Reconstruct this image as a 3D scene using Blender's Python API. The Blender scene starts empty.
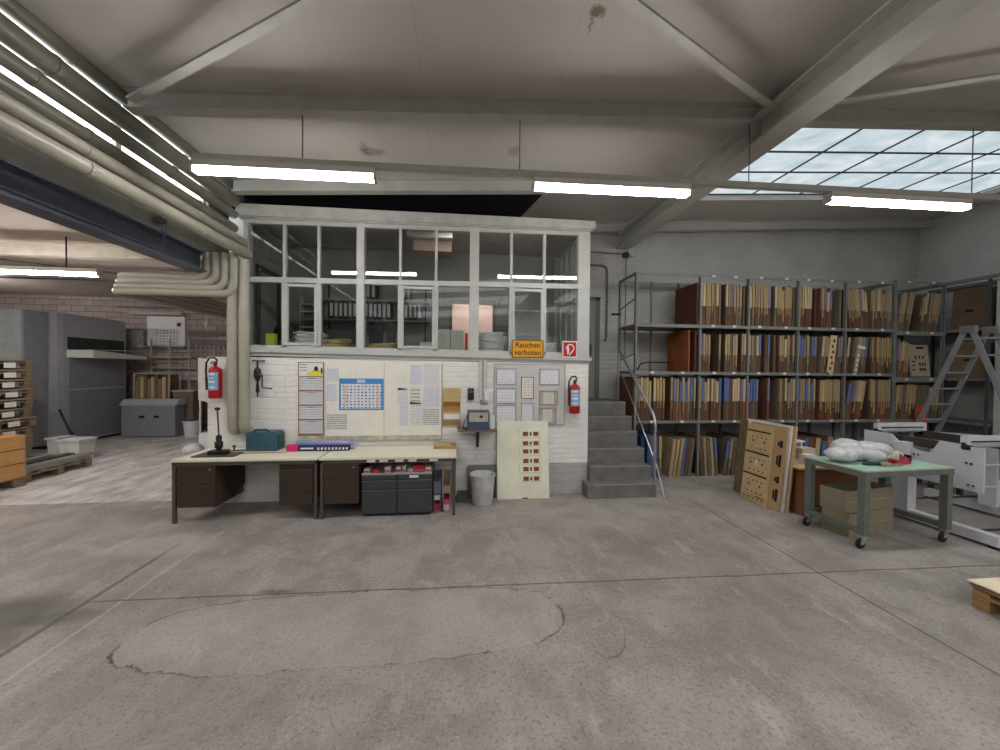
import bpy, bmesh, math, random
from mathutils import Vector, Matrix
R=random.Random(7)
S=bpy.context.scene
COL=S.collection
PI=math.pi
# ------------------------------------------------------------------ materials
def lin(c):
    return tuple(((x/255)/12.92 if x/255<=.04045 else ((x/255+.055)/1.055)**2.4) for x in c)
class NT:
    def __init__(s,name):
        s.m=bpy.data.materials.new(name); s.m.use_nodes=True
        s.t=s.m.node_tree; s.t.nodes.clear()
        s.out=s.t.nodes.new('ShaderNodeOutputMaterial')
    def n(s,typ,**kw):
        nd=s.t.nodes.new(typ)
        for k,v in kw.items(): setattr(nd,k,v)
        return nd
    def put(s,sock,v):
        if isinstance(v,bpy.types.NodeSocket): s.t.links.new(v,sock)
        elif v is not None:
            if isinstance(v,tuple) and len(v)==3 and sock.type=='RGBA': v=(*v,1)
            sock.default_value=v
    def math(s,op,a,b=None,c=None,clamp=False):
        nd=s.n('ShaderNodeMath',operation=op,use_clamp=clamp)
        s.put(nd.inputs[0],a); s.put(nd.inputs[1],b)
        if c is not None: s.put(nd.inputs[2],c)
        return nd.outputs[0]
    def mix(s,f,a,b,blend='MIX'):
        nd=s.n('ShaderNodeMix',data_type='RGBA',blend_type=blend)
        s.put(nd.inputs[0],f); s.put(nd.inputs[6],a); s.put(nd.inputs[7],b)
        return nd.outputs[2]
    def coord(s,which='Object'):
        return s.n('ShaderNodeTexCoord').outputs[which]
    def xyz(s,v):
        nd=s.n('ShaderNodeSeparateXYZ'); s.put(nd.inputs[0],v); return nd.outputs
    def vec(s,x,y,z):
        nd=s.n('ShaderNodeCombineXYZ'); s.put(nd.inputs[0],x); s.put(nd.inputs[1],y); s.put(nd.inputs[2],z); return nd.outputs[0]
    def noise(s,v,scale,detail=4,rough=.55,dist=0):
        nd=s.n('ShaderNodeTexNoise'); s.put(nd.inputs['Vector'],v)
        nd.inputs['Scale'].default_value=scale; nd.inputs['Detail'].default_value=detail
        nd.inputs['Roughness'].default_value=rough; nd.inputs['Distortion'].default_value=dist
        return nd.outputs['Fac']
    def scalev(s,v,sc):
        nd=s.n('ShaderNodeMapping'); s.put(nd.inputs[0],v); nd.inputs['Scale'].default_value=sc; return nd.outputs[0]
    def step(s,v,a,b):
        nd=s.n('ShaderNodeMapRange'); s.put(nd.inputs[0],v)
        nd.inputs[1].default_value=a; nd.inputs[2].default_value=b; return nd.outputs[0]
    def bump(s,h,st=.3,d=.01):
        nd=s.n('ShaderNodeBump'); nd.inputs['Strength'].default_value=st; nd.inputs['Distance'].default_value=d
        s.put(nd.inputs['Height'],h); return nd.outputs[0]
    def bsdf(s,col,rough=.6,metal=0,normal=None,spec=.4,**kw):
        b=s.n('ShaderNodeBsdfPrincipled')
        s.put(b.inputs['Base Color'],col); s.put(b.inputs['Roughness'],rough)
        b.inputs['Metallic'].default_value=metal; b.inputs['Specular IOR Level'].default_value=spec
        if normal is not None: s.put(b.inputs['Normal'],normal)
        for k,v in kw.items(): s.put(b.inputs[k],v)
        s.t.links.new(b.outputs[0],s.out.inputs[0]); return b
MATS={}
def M(name,c,rough=.6,metal=0,var=.08,scale=6,bump=0,spec=.4):
    """plain painted / solid surface with mottled procedural variation"""
    if name in MATS: return MATS[name]
    t=NT(name); v=t.coord(); f=t.noise(v,scale)
    c=lin(c); d=tuple(max(0,x*(1-var*2)) for x in c); e=tuple(min(1,x*(1+var)) for x in c)
    col=t.mix(t.step(f,.3,.7),d,e)
    nr=t.bump(t.noise(v,scale*6,3),bump) if bump else None
    t.bsdf(col,rough,metal,nr,spec); MATS[name]=t.m; return t.m
def EM(name,c,st):
    t=NT(name); e=t.n('ShaderNodeEmission'); t.put(e.inputs[0],lin(c)); e.inputs[1].default_value=st
    t.t.links.new(e.outputs[0],t.out.inputs[0]); MATS[name]=t.m; return t.m
def painted_brick(name,c,axis='xz',dado=None,c2=(120,120,118),bw=.25,bh=.075,mort=.35,contrast=.12,mc=None,stain=.25):
    t=NT(name); v=t.coord(); x,y,z=t.xyz(v)
    u=x if axis=='xz' else y
    br=t.n('ShaderNodeTexBrick'); t.put(br.inputs['Vector'],t.vec(u,z,0.0))
    br.inputs['Scale'].default_value=1; br.inputs['Brick Width'].default_value=bw; br.inputs['Row Height'].default_value=bh
    br.inputs['Mortar Size'].default_value=.008; br.inputs['Mortar Smooth'].default_value=.6
    br.inputs['Color1'].default_value=(1,1,1,1); br.inputs['Color2'].default_value=(1-contrast,)*3+(1,); br.inputs['Mortar'].default_value=(0,0,0,1)
    c=lin(c)
    n1=t.noise(v,1.3,6,.65); n2=t.noise(t.scalev(v,(1,1,4)),3.5,5,.7)
    base=t.mix(t.step(n1,.35,.7),tuple(k*(1-stain) for k in c),c)
    base=t.mix(t.math('MULTIPLY',t.step(n2,.55,.72),stain*1.3),base,tuple(k*.5 for k in c))
    if dado:
        zf=t.step(t.math('ADD',z,t.math('MULTIPLY',n2,.02)),dado[0],dado[0]+.01); xf=t.step(x,dado[1],dado[1]+.02)
        f=t.math('MULTIPLY',t.math('SUBTRACT',1.0,zf),xf)
        base=t.mix(f,base,t.mix(n2,lin((150,150,150)),lin((186,186,184))))
    col=t.mix(t.math('MULTIPLY',t.math('SUBTRACT',1.0,br.outputs['Fac']) if mc is None else 1.0,1.0),base,base)
    mm=tuple(k*(1-mort*.5) for k in c) if mc is None else lin(mc)
    col=t.mix(t.math('MULTIPLY',br.outputs['Fac'],mort),base,mm) if mc is None else t.mix(br.outputs['Fac'],t.mix(1.0,base,br.outputs['Color'],'MULTIPLY'),mm)
    h=t.math('ADD',t.math('MULTIPLY',br.outputs['Fac'],-1.0),t.math('MULTIPLY',n2,1.6))
    t.bsdf(col,.65,0,t.bump(h,.6,.012)); MATS[name]=t.m; return t.m
WHITE_WALL=painted_brick('white_painted_brick',(238,236,232),dado=(.47,.6),stain=.16,mort=.16)
GREY_WALL=painted_brick('grey_white_painted_brick',(188,187,182),stain=.22,mort=.14)
GREY_WALLY=painted_brick('grey_white_painted_brick_side',(206,205,201),axis='yz',stain=.2,mort=.14)
MAUVE=painted_brick('mauve_brick',(186,170,167),mort=1,contrast=.2,mc=(95,82,80),bw=.36,bh=.16,stain=.12)
MAUVEY=painted_brick('mauve_brick_side',(186,170,167),axis='yz',mort=1,contrast=.2,mc=(95,82,80),bw=.36,bh=.16,stain=.12)
def ceiling_mat():
    t=NT('ceiling_paint'); v=t.coord()
    n1=t.noise(v,.5,5,.6); n2=t.noise(v,2.2,6,.7); x,y,z=t.xyz(v)
    c=t.mix(t.step(n1,.3,.7),lin((172,166,160)),lin((190,185,179)))
    st=t.math('MULTIPLY',t.step(n2,.66,.74),t.step(t.noise(v,9,4),.45,.6))
    c=t.mix(t.math('MULTIPLY',st,.55),c,lin((92,74,54)))
    for bx,by,bw,bh,am in ((1.0,2.72,.07,.05,.8),(.98,2.8,.02,.1,.5),(-1.02,4.55,.16,.09,.45),(-1.1,4.5,.05,.16,.4),(.63,4.5,.08,.12,.35),(-2.2,3.9,.15,.02,.3),(-2.3,2.6,.03,.03,.6)):
        w1=t.math('MULTIPLY',t.math('SUBTRACT',t.noise(v,11,4,.7),.5),.16)
        a=t.math('DIVIDE',t.math('SUBTRACT',t.math('ADD',x,w1),bx),bw); b=t.math('DIVIDE',t.math('SUBTRACT',t.math('ADD',y,t.math('MULTIPLY',w1,.8)),by),bh)
        d=t.math('SQRT',t.math('ADD',t.math('POWER',a,2.0),t.math('POWER',b,2.0)))
        c=t.mix(t.math('MULTIPLY',t.math('SUBTRACT',1.0,t.step(d,.6,1.1)),am),c,lin((96,76,54)))
    sp=t.step(t.noise(t.scalev(v,(1,3,1)),14,2),.78,.8)
    c=t.mix(t.math('MULTIPLY',sp,.7),c,lin((60,52,44)))
    seam=t.math('PINGPONG',t.math('ADD',x,.35),.62)
    c=t.mix(t.math('MULTIPLY',t.math('LESS_THAN',seam,.006),.12),c,lin((90,82,75)))
    t.bsdf(c,.8,0,t.bump(n2,.1)); return t.m
CEIL=ceiling_mat()
def floor_mat():
    t=NT('worn_concrete'); v=t.coord(); x,y,z=t.xyz(v)
    n1=t.noise(v,.45,6,.6,.4); n2=t.noise(v,2.0,8,.65,.3); n3=t.noise(v,38,3,.7); n4=t.noise(t.scalev(v,(1,.35,1)),5,6,.7)
    c=t.mix(t.step(n1,.3,.7),lin((144,137,133)),lin((172,164,159)))
    c=t.mix(t.math('MULTIPLY',t.step(n2,.42,.6),.6),c,lin((120,113,108)))
    c=t.mix(t.math('MULTIPLY',t.step(n4,.55,.7),.5),c,lin((192,184,176)))
    c=t.mix(t.math('MULTIPLY',t.step(n3,.52,.66),.62),c,lin((104,97,92)))
    c=t.mix(t.math('MULTIPLY',t.step(t.noise(v,70,3,.7),.56,.68),.45),c,lin((206,200,194)))
    wob=t.math('MULTIPLY',t.math('SUBTRACT',t.noise(v,2.2,6,.75),.5),.2)
    wob2=t.math('MULTIPLY',t.math('SUBTRACT',t.noise(v,9.0,3,.6),.5),.02)
    def line(val,pos,w,amount,wb,cc=(70,64,60)):
        nonlocal c
        d=t.math('ABSOLUTE',t.math('SUBTRACT',t.math('ADD',val,wb),pos))
        f=t.math('SUBTRACT',1.0,t.step(d,w*.4,w))
        f=t.math('MULTIPLY',f,amount); c=t.mix(f,c,lin(cc)); return f
    # expansion joints and the long transverse crack
    south=t.step(t.math('SUBTRACT',5.0,y),0,.1)
    line(x,3.31,.014,t.math('MULTIPLY',south,.75),wob2)
    line(x,-2.88,.03,t.math('MULTIPLY',t.step(t.math('SUBTRACT',4.3,y),0,.1),.7),wob2)
    line(x,-2.62,.018,t.math('MULTIPLY',t.step(t.math('SUBTRACT',4.6,y),0,.1),.3),wob2,(205,198,190))
    yy=t.math('ADD',y,t.math('MULTIPLY',x,.022))
    line(yy,3.17,.012,t.math('MULTIPLY',t.step(x,-2.9,-2.8),.8),t.math('MULTIPLY',wob,.25))
    # big patched oval with dark rim
    ex=t.math('DIVIDE',t.math('ADD',t.math('ADD',x,wob),.72),1.5); ey=t.math('DIVIDE',t.math('SUBTRACT',t.math('ADD',y,wob),2.77),.4)
    d=t.math('POWER',t.math('ADD',t.math('POWER',t.math('ABSOLUTE',ex),3.0),t.math('POWER',t.math('ABSOLUTE',ey),3.0)),.333)
    inside=t.math('SUBTRACT',1.0,t.step(d,.98,1.0))
    c=t.mix(t.math('MULTIPLY',inside,.28),c,lin((176,169,162)))
    rim=t.math('SUBTRACT',1.0,t.step(t.math('ABSOLUTE',t.math('SUBTRACT',d,1.0)),.003,.011))
    c=t.mix(t.math('MULTIPLY',rim,t.math('MULTIPLY',t.step(n2,.42,.54),.9)),c,lin((62,56,52)))
    ex=t.math('DIVIDE',t.math('SUBTRACT',t.math('ADD',x,t.math('MULTIPLY',wob,1.2)),1.0),.2); ey=t.math('DIVIDE',t.math('SUBTRACT',t.math('ADD',y,wob),2.72),.42)
    d=t.math('SQRT',t.math('ADD',t.math('POWER',ex,2.0),t.math('POWER',ey,2.0)))
    rim=t.math('SUBTRACT',1.0,t.step(t.math('ABSOLUTE',t.math('SUBTRACT',d,1.0)),.006,.03))
    c=t.mix(t.math('MULTIPLY',rim,t.math('MULTIPLY',t.step(n2,.44,.58),.55)),c,lin((66,60,56)))
    # oil stains
    def blob(cx,cy,rx,ry,amt,cc):
        nonlocal c
        a=t.math('DIVIDE',t.math('SUBTRACT',t.math('ADD',x,t.math('MULTIPLY',wob,2.0)),cx),rx); b=t.math('DIVIDE',t.math('SUBTRACT',t.math('ADD',y,wob),cy),ry)
        d=t.math('SQRT',t.math('ADD',t.math('POWER',a,2.0),t.math('POWER',b,2.0)))
        c=t.mix(t.math('MULTIPLY',t.math('SUBTRACT',1.0,t.step(d,.5,1.1)),amt),c,lin(cc))
    blob(-3.3,3.1,.5,.3,.85,(80,74,70)); blob(-3.1,2.75,.22,.25,.7,(84,78,74)); blob(-1.48,3.25,.17,.05,.7,(84,78,74)); blob(-2.9,3.05,.3,.1,.5,(80,74,70))
    blob(-3.0,4.2,.6,.3,.45,(186,178,170)); blob(-1.7,2.2,.8,.4,.3,(112,105,100)); blob(2.2,2.4,.5,.35,.35,(116,108,103))
    blob(4.5,4.9,1.6,.5,.25,(176,170,164)); blob(1.5,4.6,1.4,.35,.2,(182,174,166))
    # the annex slab is paler
    ann=t.math('MULTIPLY',t.step(y,5.56,5.6),t.step(t.math('MULTIPLY',x,-1.0),3.3,3.36))
    ac=t.mix(t.step(n4,.38,.6),lin((162,160,160)),lin((226,222,220)))
    c=t.mix(ann,c,t.mix(.75,c,ac))
    rough=t.math('ADD',t.math('MULTIPLY',n2,.25),.42)
    t.bsdf(c,rough,0,t.bump(t.math('ADD',n3,t.math('MULTIPLY',n2,1.2)),.22,.01),.35); return t.m
FLOOR=floor_mat()
def wood(name,c1,c2,scale=8,rough=.6,stretch=(1,1,8)):
    if name in MATS: return MATS[name]
    t=NT(name); v=t.coord(); f=t.noise(t.scalev(v,(stretch[2],stretch[1],1)) if stretch[0]==0 else t.scalev(v,stretch),scale,6,.7,.6)
    t.bsdf(t.mix(t.step(f,.3,.72),lin(c1),lin(c2)),rough,0,t.bump(f,.1)); MATS[name]=t.m; return t.m
def paper(name,bg=(226,226,228),ink=(120,122,130),pitch=.022,dens=.5,wsc=60):
    t=NT(name); v=t.coord(); x,y,z=t.xyz(v)
    l=t.math('LESS_THAN',t.math('FRACT',t.math('DIVIDE',z,pitch)),.38)
    w=t.math('GREATER_THAN',t.noise(t.vec(x,0.0,t.math('FLOOR',t.math('DIVIDE',z,pitch))),wsc,2),1-dens)
    t.bsdf(t.mix(t.math('MULTIPLY',t.math('MULTIPLY',l,w),.8),lin(bg),lin(ink)),.75); MATS[name]=t.m; return t.m
def grid(name,bg,ink,px,pz,dens=.5):
    t=NT(name); v=t.coord(); x,y,z=t.xyz(v)
    a=t.math('LESS_THAN',t.math('FRACT',t.math('DIVIDE',x,px)),.55); b=t.math('LESS_THAN',t.math('FRACT',t.math('DIVIDE',z,pz)),.5)
    w=t.math('GREATER_THAN',t.noise(v,1/px*2.5,1),.42)
    t.bsdf(t.mix(t.math('MULTIPLY',t.math('MULTIPLY',a,b),t.math('MULTIPLY',w,dens*1.6),clamp=True),lin(bg),lin(ink)),.7); MATS[name]=t.m; return t.m
def glass_mat():
    t=NT('window_glass'); tr=t.n('ShaderNodeBsdfTransparent'); tr.inputs[0].default_value=(.92,.94,.94,1)
    gl=t.n('ShaderNodeBsdfGlossy'); gl.inputs['Roughness'].default_value=.012; gl.inputs[0].default_value=(1,1,1,1)
    fr=t.n('ShaderNodeFresnel'); fr.inputs[0].default_value=1.55
    f=t.math('MULTIPLY',fr.outputs[0],.55,clamp=True)
    mx=t.n('ShaderNodeMixShader'); t.put(mx.inputs[0],f)
    t.t.links.new(tr.outputs[0],mx.inputs[1]); t.t.links.new(gl.outputs[0],mx.inputs[2]); t.t.links.new(mx.outputs[0],t.out.inputs[0]); return t.m
GLASS=glass_mat()
def sky_glass(name,c1,c2,st,wires=True):
    t=NT(name); v=t.coord(); x,y,z=t.xyz(v)
    n=t.noise(t.scalev(v,(1.2,1.8,1)),1.1,6,.6,1.2); c=t.mix(t.step(n,.3,.65),lin(c1),lin(c2))
    dirt=t.noise(t.scalev(v,(1,.25,1)),7,6,.7)
    c=t.mix(t.math('MULTIPLY',t.step(dirt,.56,.75),.35),c,lin((150,160,164)))
    e=t.n('ShaderNodeEmission'); t.put(e.inputs[0],c); e.inputs[1].default_value=st
    t.t.links.new(e.outputs[0],t.out.inputs[0]); return t.m
# ------------------------------------------------------------------ mesh builder
class MB:
    def __init__(s): s.b=bmesh.new()
    def _x(s,vs,m):
        for v in vs: v.co=m@v.co
    def box(s,x0,x1,y0,y1,z0,z1,m=None):
        co=[(x,y,z) for x in (x0,x1) for y in (y0,y1) for z in (z0,z1)]
        v=[s.b.verts.new(c) for c in co]
        for f in ((0,1,3,2),(4,6,7,5),(0,4,5,1),(2,3,7,6),(0,2,6,4),(1,5,7,3)): s.b.faces.new([v[i] for i in f])
        if m: s._x(v,m)
        return s
    def cbox(s,cx,cy,cz,sx,sy,sz,m=None): return s.box(cx-sx/2,cx+sx/2,cy-sy/2,cy+sy/2,cz-sz/2,cz+sz/2,m)
    def hexa(s,p):
        """8 corners: bottom quad then top quad, same winding"""
        v=[s.b.verts.new(c) for c in p]
        for f in ((3,2,1,0),(4,5,6,7),(0,1,5,4),(1,2,6,5),(2,3,7,6),(3,0,4,7)): s.b.faces.new([v[i] for i in f])
        return s
    def tube(s,pts,r,n=10,cap=True):
        pts=[Vector(p) for p in pts]; rings=[]; up=None
        for i,p in enumerate(pts):
            if i==0: d=pts[1]-p
            elif i==len(pts)-1: d=p-pts[i-1]
            else: d=(pts[i+1]-p).normalized()+(p-pts[i-1]).normalized()
            d.normalize()
            if up is None:
                up=Vector((0,0,1)) if abs(d.z)<.9 else Vector((1,0,0))
            a=d.cross(up); a.normalize(); up2=a.cross(d); up2.normalize(); up=up2
            rr=r[i] if isinstance(r,(list,tuple)) else r
            rings.append([s.b.verts.new(p+a*math.cos(2*PI*k/n)*rr+up2*math.sin(2*PI*k/n)*rr) for k in range(n)])
        for A,B in zip(rings,rings[1:]):
            for k in range(n): s.b.faces.new((A[k],A[(k+1)%n],B[(k+1)%n],B[k]))
        if cap: s.b.faces.new(rings[0][::-1]); s.b.faces.new(rings[-1])
        return s
    def lathe(s,prof,c=(0,0,0),n=24,m=None):
        rings=[]; allv=[]
        for r,z in prof:
            if r<1e-5: vs=[s.b.verts.new((c[0],c[1],c[2]+z))]
            else: vs=[s.b.verts.new((c[0]+r*math.cos(2*PI*k/n),c[1]+r*math.sin(2*PI*k/n),c[2]+z)) for k in range(n)]
            rings.append(vs); allv+=vs
        for A,B in zip(rings,rings[1:]):
            for k in range(n):
                k2=(k+1)%n
                if len(A)==1 and len(B)==1: continue
                if len(A)==1: s.b.faces.new((A[0],B[k2],B[k]))
                elif len(B)==1: s.b.faces.new((A[k],A[k2],B[0]))
                else: s.b.faces.new((A[k],A[k2],B[k2],B[k]))
        if m: s._x(allv,m)
        return s
    def prism(s,poly,a,b,axis='y'):
        def P(p,t): return {'y':(p[0],t,p[1]),'x':(t,p[0],p[1]),'z':(p[0],p[1],t)}[axis]
        A=[s.b.verts.new(P(p,a)) for p in poly]; B=[s.b.verts.new(P(p,b)) for p in poly]; n=len(poly)
        s.b.faces.new(A); s.b.faces.new(B[::-1])
        for i in range(n): s.b.faces.new((A[i],B[i],B[(i+1)%n],A[(i+1)%n]))
        return s
    def frame(s,x0,x1,z0,z1,y0,y1,w):
        """rectangular ring in the x-z plane"""
        s.box(x0,x0+w,y0,y1,z0,z1); s.box(x1-w,x1,y0,y1,z0,z1); s.box(x0+w,x1-w,y0,y1,z0,z0+w); s.box(x0+w,x1-w,y0,y1,z1-w,z1); return s
    def ico(s,c,r,sub=2,sc=(1,1,1),jit=0):
        g=bmesh.ops.create_icosphere(s.b,subdivisions=sub,radius=1)['verts']
        for v in g:
            k=1+(R.random()-.5)*jit; v.co=Vector((c[0]+v.co.x*r*sc[0]*k,c[1]+v.co.y*r*sc[1]*k,c[2]+v.co.z*r*sc[2]*k))
        return s
WL={}
def W(o): return WL.get(o.name,Vector((0,0,0)))
def build(name,mb,mat,parent=None,origin='c',smooth=False,bevel=0,local=False):
    """link one mesh object; verts are given in world space (or in the parent's space if local)"""
    bmesh.ops.recalc_face_normals(mb.b,faces=mb.b.faces)
    xs=[v.co for v in mb.b.verts]
    lo=Vector([min(v[i] for v in xs) for i in range(3)]); hi=Vector([max(v[i] for v in xs) for i in range(3)])
    if origin=='w': org=Vector((0,0,0))
    elif origin=='b': org=Vector(((lo.x+hi.x)/2,(lo.y+hi.y)/2,lo.z))
    else: org=(lo+hi)/2
    for v in mb.b.verts: v.co-=org
    me=bpy.data.meshes.new(name); mb.b.to_mesh(me); mb.b.free(); me.materials.append(mat)
    if smooth:
        for p in me.polygons: p.use_smooth=True
        try: me.set_sharp_from_angle(angle=math.radians(40))
        except Exception: pass
    o=bpy.data.objects.new(name,me); COL.objects.link(o)
    pw=W(parent) if parent else Vector((0,0,0))
    if parent:
        o.parent=parent; o.location=org-pw
    else: o.location=org
    WL[o.name]=org.copy()
    if bevel:
        bv=o.modifiers.new('b','BEVEL'); bv.width=bevel; bv.segments=2; bv.limit_method='ANGLE'
    return o
def tag(o,label,cat,group=None,kind=None):
    if label: o['label']=label
    if cat: o['category']=cat
    if group: o['group']=group
    if kind: o['kind']=kind
    return o
def thing(name,label,cat,loc=(0,0,0),group=None):
    o=bpy.data.objects.new(name,None); COL.objects.link(o); o.empty_display_size=.1
    o.location=loc; WL[o.name]=Vector(loc); return tag(o,label,cat,group)
def struct(name,mb,mat,parent=None,smooth=False):
    o=build(name,mb,mat,parent,origin='w',smooth=smooth)
    if not parent: o['kind']='structure'
    return o
def solo(name,mb,mat,label,cat,group=None,**k):
    return tag(build(name,mb,mat,origin='b',**k),label,cat,group)
def place(t,loc,rz=0,rx=0,ry=0):
    """move a thing that was built around the world origin"""
    t.location=loc; t.rotation_euler=(rx,ry,rz)
def dup(src,loc,rz=None,label=None,group=None):
    o=src.copy(); COL.objects.link(o); o.location=loc
    if rz is not None: o.rotation_euler=(0,0,rz)
    if label: o['label']=label
    if group: o['group']=group
    for ch in list(src.children):
        c=ch.copy(); COL.objects.link(c); c.parent=o
        for g in list(ch.children):
            d=g.copy(); COL.objects.link(d); d.parent=c
    return o
def text(body,size,mat,parent,loc,rz=0,name='lettering',ext=.001,bold=0):
    cu=bpy.data.curves.new(name,'FONT'); cu.body=body; cu.size=size; cu.extrude=ext; cu.align_x='CENTER'; cu.align_y='CENTER'; cu.offset=bold
    tmp=bpy.data.objects.new('tmp',cu); COL.objects.link(tmp)
    dg=bpy.context.evaluated_depsgraph_get(); me=bpy.data.meshes.new_from_object(tmp.evaluated_get(dg))
    bpy.data.objects.remove(tmp); me.materials.clear(); me.materials.append(mat)
    o=bpy.data.objects.new(name,me); COL.objects.link(o); o.rotation_euler=(PI/2,0,rz)
    o.parent=parent; o.location=Vector(loc)-W(parent); return o
def arc(c,r,a0,a1,n,plane='xz'):
    o=[]
    for i in range(n+1):
        a=a0+(a1-a0)*i/n; u,v=r*math.cos(a),r*math.sin(a)
        o.append({'xz':(c[0]+u,c[1],c[2]+v),'yz':(c[0],c[1]+u,c[2]+v),'xy':(c[0]+u,c[1]+v,c[2])}[plane])
    return o
# common paints
STEELW=M('cream_grey_paint',(176,175,168),.5,var=.05); PIPE=M('putty_pipe_paint',(168,164,150),.42,var=.05)
WINW=M('light_grey_window_paint',(186,188,184),.5,var=.04); BLUEB=M('slate_blue_paint',(88,94,108),.45,var=.06)
RACK=M('grey_rack_steel',(124,124,121),.5,0,.1); CREAM=M('cream_laminate',(226,222,200),.4,var=.02); BROWNM=M('dark_brown_metal',(66,52,44),.5,var=.04)
LEGB=M('grey_brown_steel',(84,78,72),.5); BLACK=M('black_plastic',(26,26,28),.45,var=.1); DGREY=M('dark_grey_metal',(66,67,70),.5,var=.03)
RED=M('signal_red',(176,28,30),.35,var=.03); WHITEP=M('white_plastic',(224,224,222),.5,var=.03); SILV=M('brushed_steel',(190,192,196),.3,.85,.05)
MGREY=M('machine_grey',(164,166,174),.5,var=.04); MDG=M('machine_dark_grey',(134,136,145),.5,var=.04); CONC=M('grey_concrete',(112,110,108),.75,var=.14,scale=5,bump=.3)
CARD=M('cardboard',(166,138,98),.8,var=.06); TAN=M('tan_cardboard',(190,168,120),.8,var=.06); PAPW=M('white_paper',(226,226,226),.8,var=.02)
PINE=wood('pine_planks',(196,142,84),(224,178,118)); PALW=wood('pallet_wood',(112,98,80),(154,138,114)); PLY=wood('plywood_tan',(188,158,116),(208,182,140))
# ================================================================== SHELL
def zc(x): return 4.43+.062*x
YW=5.43     # booth front wall
YB=7.02     # hall back wall
XR=9.72; XL=-3.34; YS=-9.0
m=MB(); m.box(-14,XR+.1,YS-.1,12.0,-.12,0); struct('floor',m,FLOOR)
# hall ceiling with the skylight opening
def cslab(m,x0,x1,y0,y1,t=.12):
    m.hexa([(x0,y0,zc(x0)),(x1,y0,zc(x1)),(x1,y1,zc(x1)),(x0,y1,zc(x0)),(x0,y0,zc(x0)+t),(x1,y0,zc(x1)+t),(x1,y1,zc(x1)+t),(x0,y1,zc(x0)+t)])
SX0,SX1,SY0,SY1=3.3,9.3,3.82,5.86
m=MB(); cslab(m,-2.92,XR+.1,-.2,SY0); cslab(m,-2.92,-2.0,YS-.1,-.2); cslab(m,2.6,SX0,YS-.1,-.2); cslab(m,SX1,XR+.1,YS-.1,-.2); cslab(m,-2.0,2.6,YS-.1,-8.2); cslab(m,SX0,SX1,YS-.1,-8.2); cslab(m,-2.92,SX0,SY0,SY1); cslab(m,SX1,XR+.1,SY0,SY1); cslab(m,-2.92,XR+.1,SY1,YB+.1)
m.box(-3.44,-2.92,YS-.1,YB+.1,4.62,4.74); m.box(-2.94,-2.9,YS-.1,YB,4.3,4.66)
struct('ceiling',m,CEIL)
GAPDARK=M('black_gap_darkness',(16,14,18),.9)  # darkness of the gap over the booth, put into a black panel
m=MB(); m.hexa([(-2.9,5.27,zc(-2.9)-.02),(1.3,5.27,zc(1.3)-.02),(.9,7.0,zc(.9)-.02),(-2.9,7.0,zc(-2.9)-.02),(-2.9,5.27,zc(-2.9)-.005),(1.3,5.27,zc(1.3)-.005),(.9,7.0,zc(.9)-.005),(-2.9,7.0,zc(-2.9)-.005)]); m.box(-3.0,1.0,6.99,7.015,4.03,4.3); m.box(-3.33,-2.9,5.43,7.01,4.03,4.6); struct('trim_30',m,GAPDARK)
m=MB(); m.box(XR,XR+.12,YS,YB+.1,0,5.2); struct('wall_right',m,GREY_WALLY)
m=MB(); m.box(-14,XR,YS-.12,YS,0,5.2); struct('wall_front',m,GREY_WALL)
m=MB(); m.box(9.16,XR-.005,2.0,5.5,0,3.45); struct('wall_right_lower',m,GREY_WALLY)
# back wall with the doorway to the lit room behind the booth
dx0,dx1,dz0,dz1=-.14,.62,1.26,3.07
m=MB(); m.box(-3.1,dx0,YB,YB+.14,0,5.2); m.box(dx1,XR+.1,YB,YB+.14,0,5.2); m.box(dx0,dx1,YB,YB+.14,dz1,5.2); m.box(dx0,dx1,YB,YB+.14,0,dz0)
struct('wall_back',m,GREY_WALL)
# left side: clerestory above the blue beam
m=MB(); m.box(XL-.1,XL,YS,YB,3.32,3.86); m.box(XL-.1,XL,5.42,YB,3.86,4.62); struct('wall_left',m,M('grey_plaster',(150,148,140),.75,var=.12,scale=3,bump=.2))
m=MB(); m.box(XL-.06,XL-.04,YS,5.42,3.86,4.62)
w4=tag(thing('window_4',None,None,(XL,0,3.86)),None,None,kind='structure')
build('pane',m,sky_glass('clerestory_daylight',(205,222,230),(240,246,248),2.6),w4)
m=MB()
for i in range(12): y=YS+.6+i*1.25; m.box(XL-.04,XL,y-.03,y+.03,3.86,4.62)
m.box(XL-.05,XL+.02,YS,5.42,3.86,3.9); build('window_frame',m,STEELW,w4)
# annex shell
m=MB(); m.box(-14,XL-.1,YS,11.9,3.78,3.9); m.box(XL-.1,-3.02,YW+.2,11.9,3.78,3.9); struct('ceiling_annex',m,M('annex_ceiling_paint',(206,192,180),.8,var=.05,scale=2))
m=MB(); m.box(-14,-3.0,11.75,11.9,0,3.8); struct('wall_annex_back',m,MAUVE)
m=MB(); m.box(-14.1,-14,YS,11.9,0,3.8); struct('wall_annex_left',m,MAUVEY)
m=MB(); m.box(-3.12,-3.02,YB+.14,11.75,0,3.78); m.box(-3.14,-3.04,YW+.14,YB,0,3.78); struct('wall_annex_right',m,MAUVEY)
for i,y in enumerate((-4.5,-1.0,2.6,6.75)):
    m=MB(); m.box(-14,XL-.1,y,y+.16,3.6,3.78); struct('trim_%d'%(i+20),m,M('annex_beam_paint',(196,188,174),.7))
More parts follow.
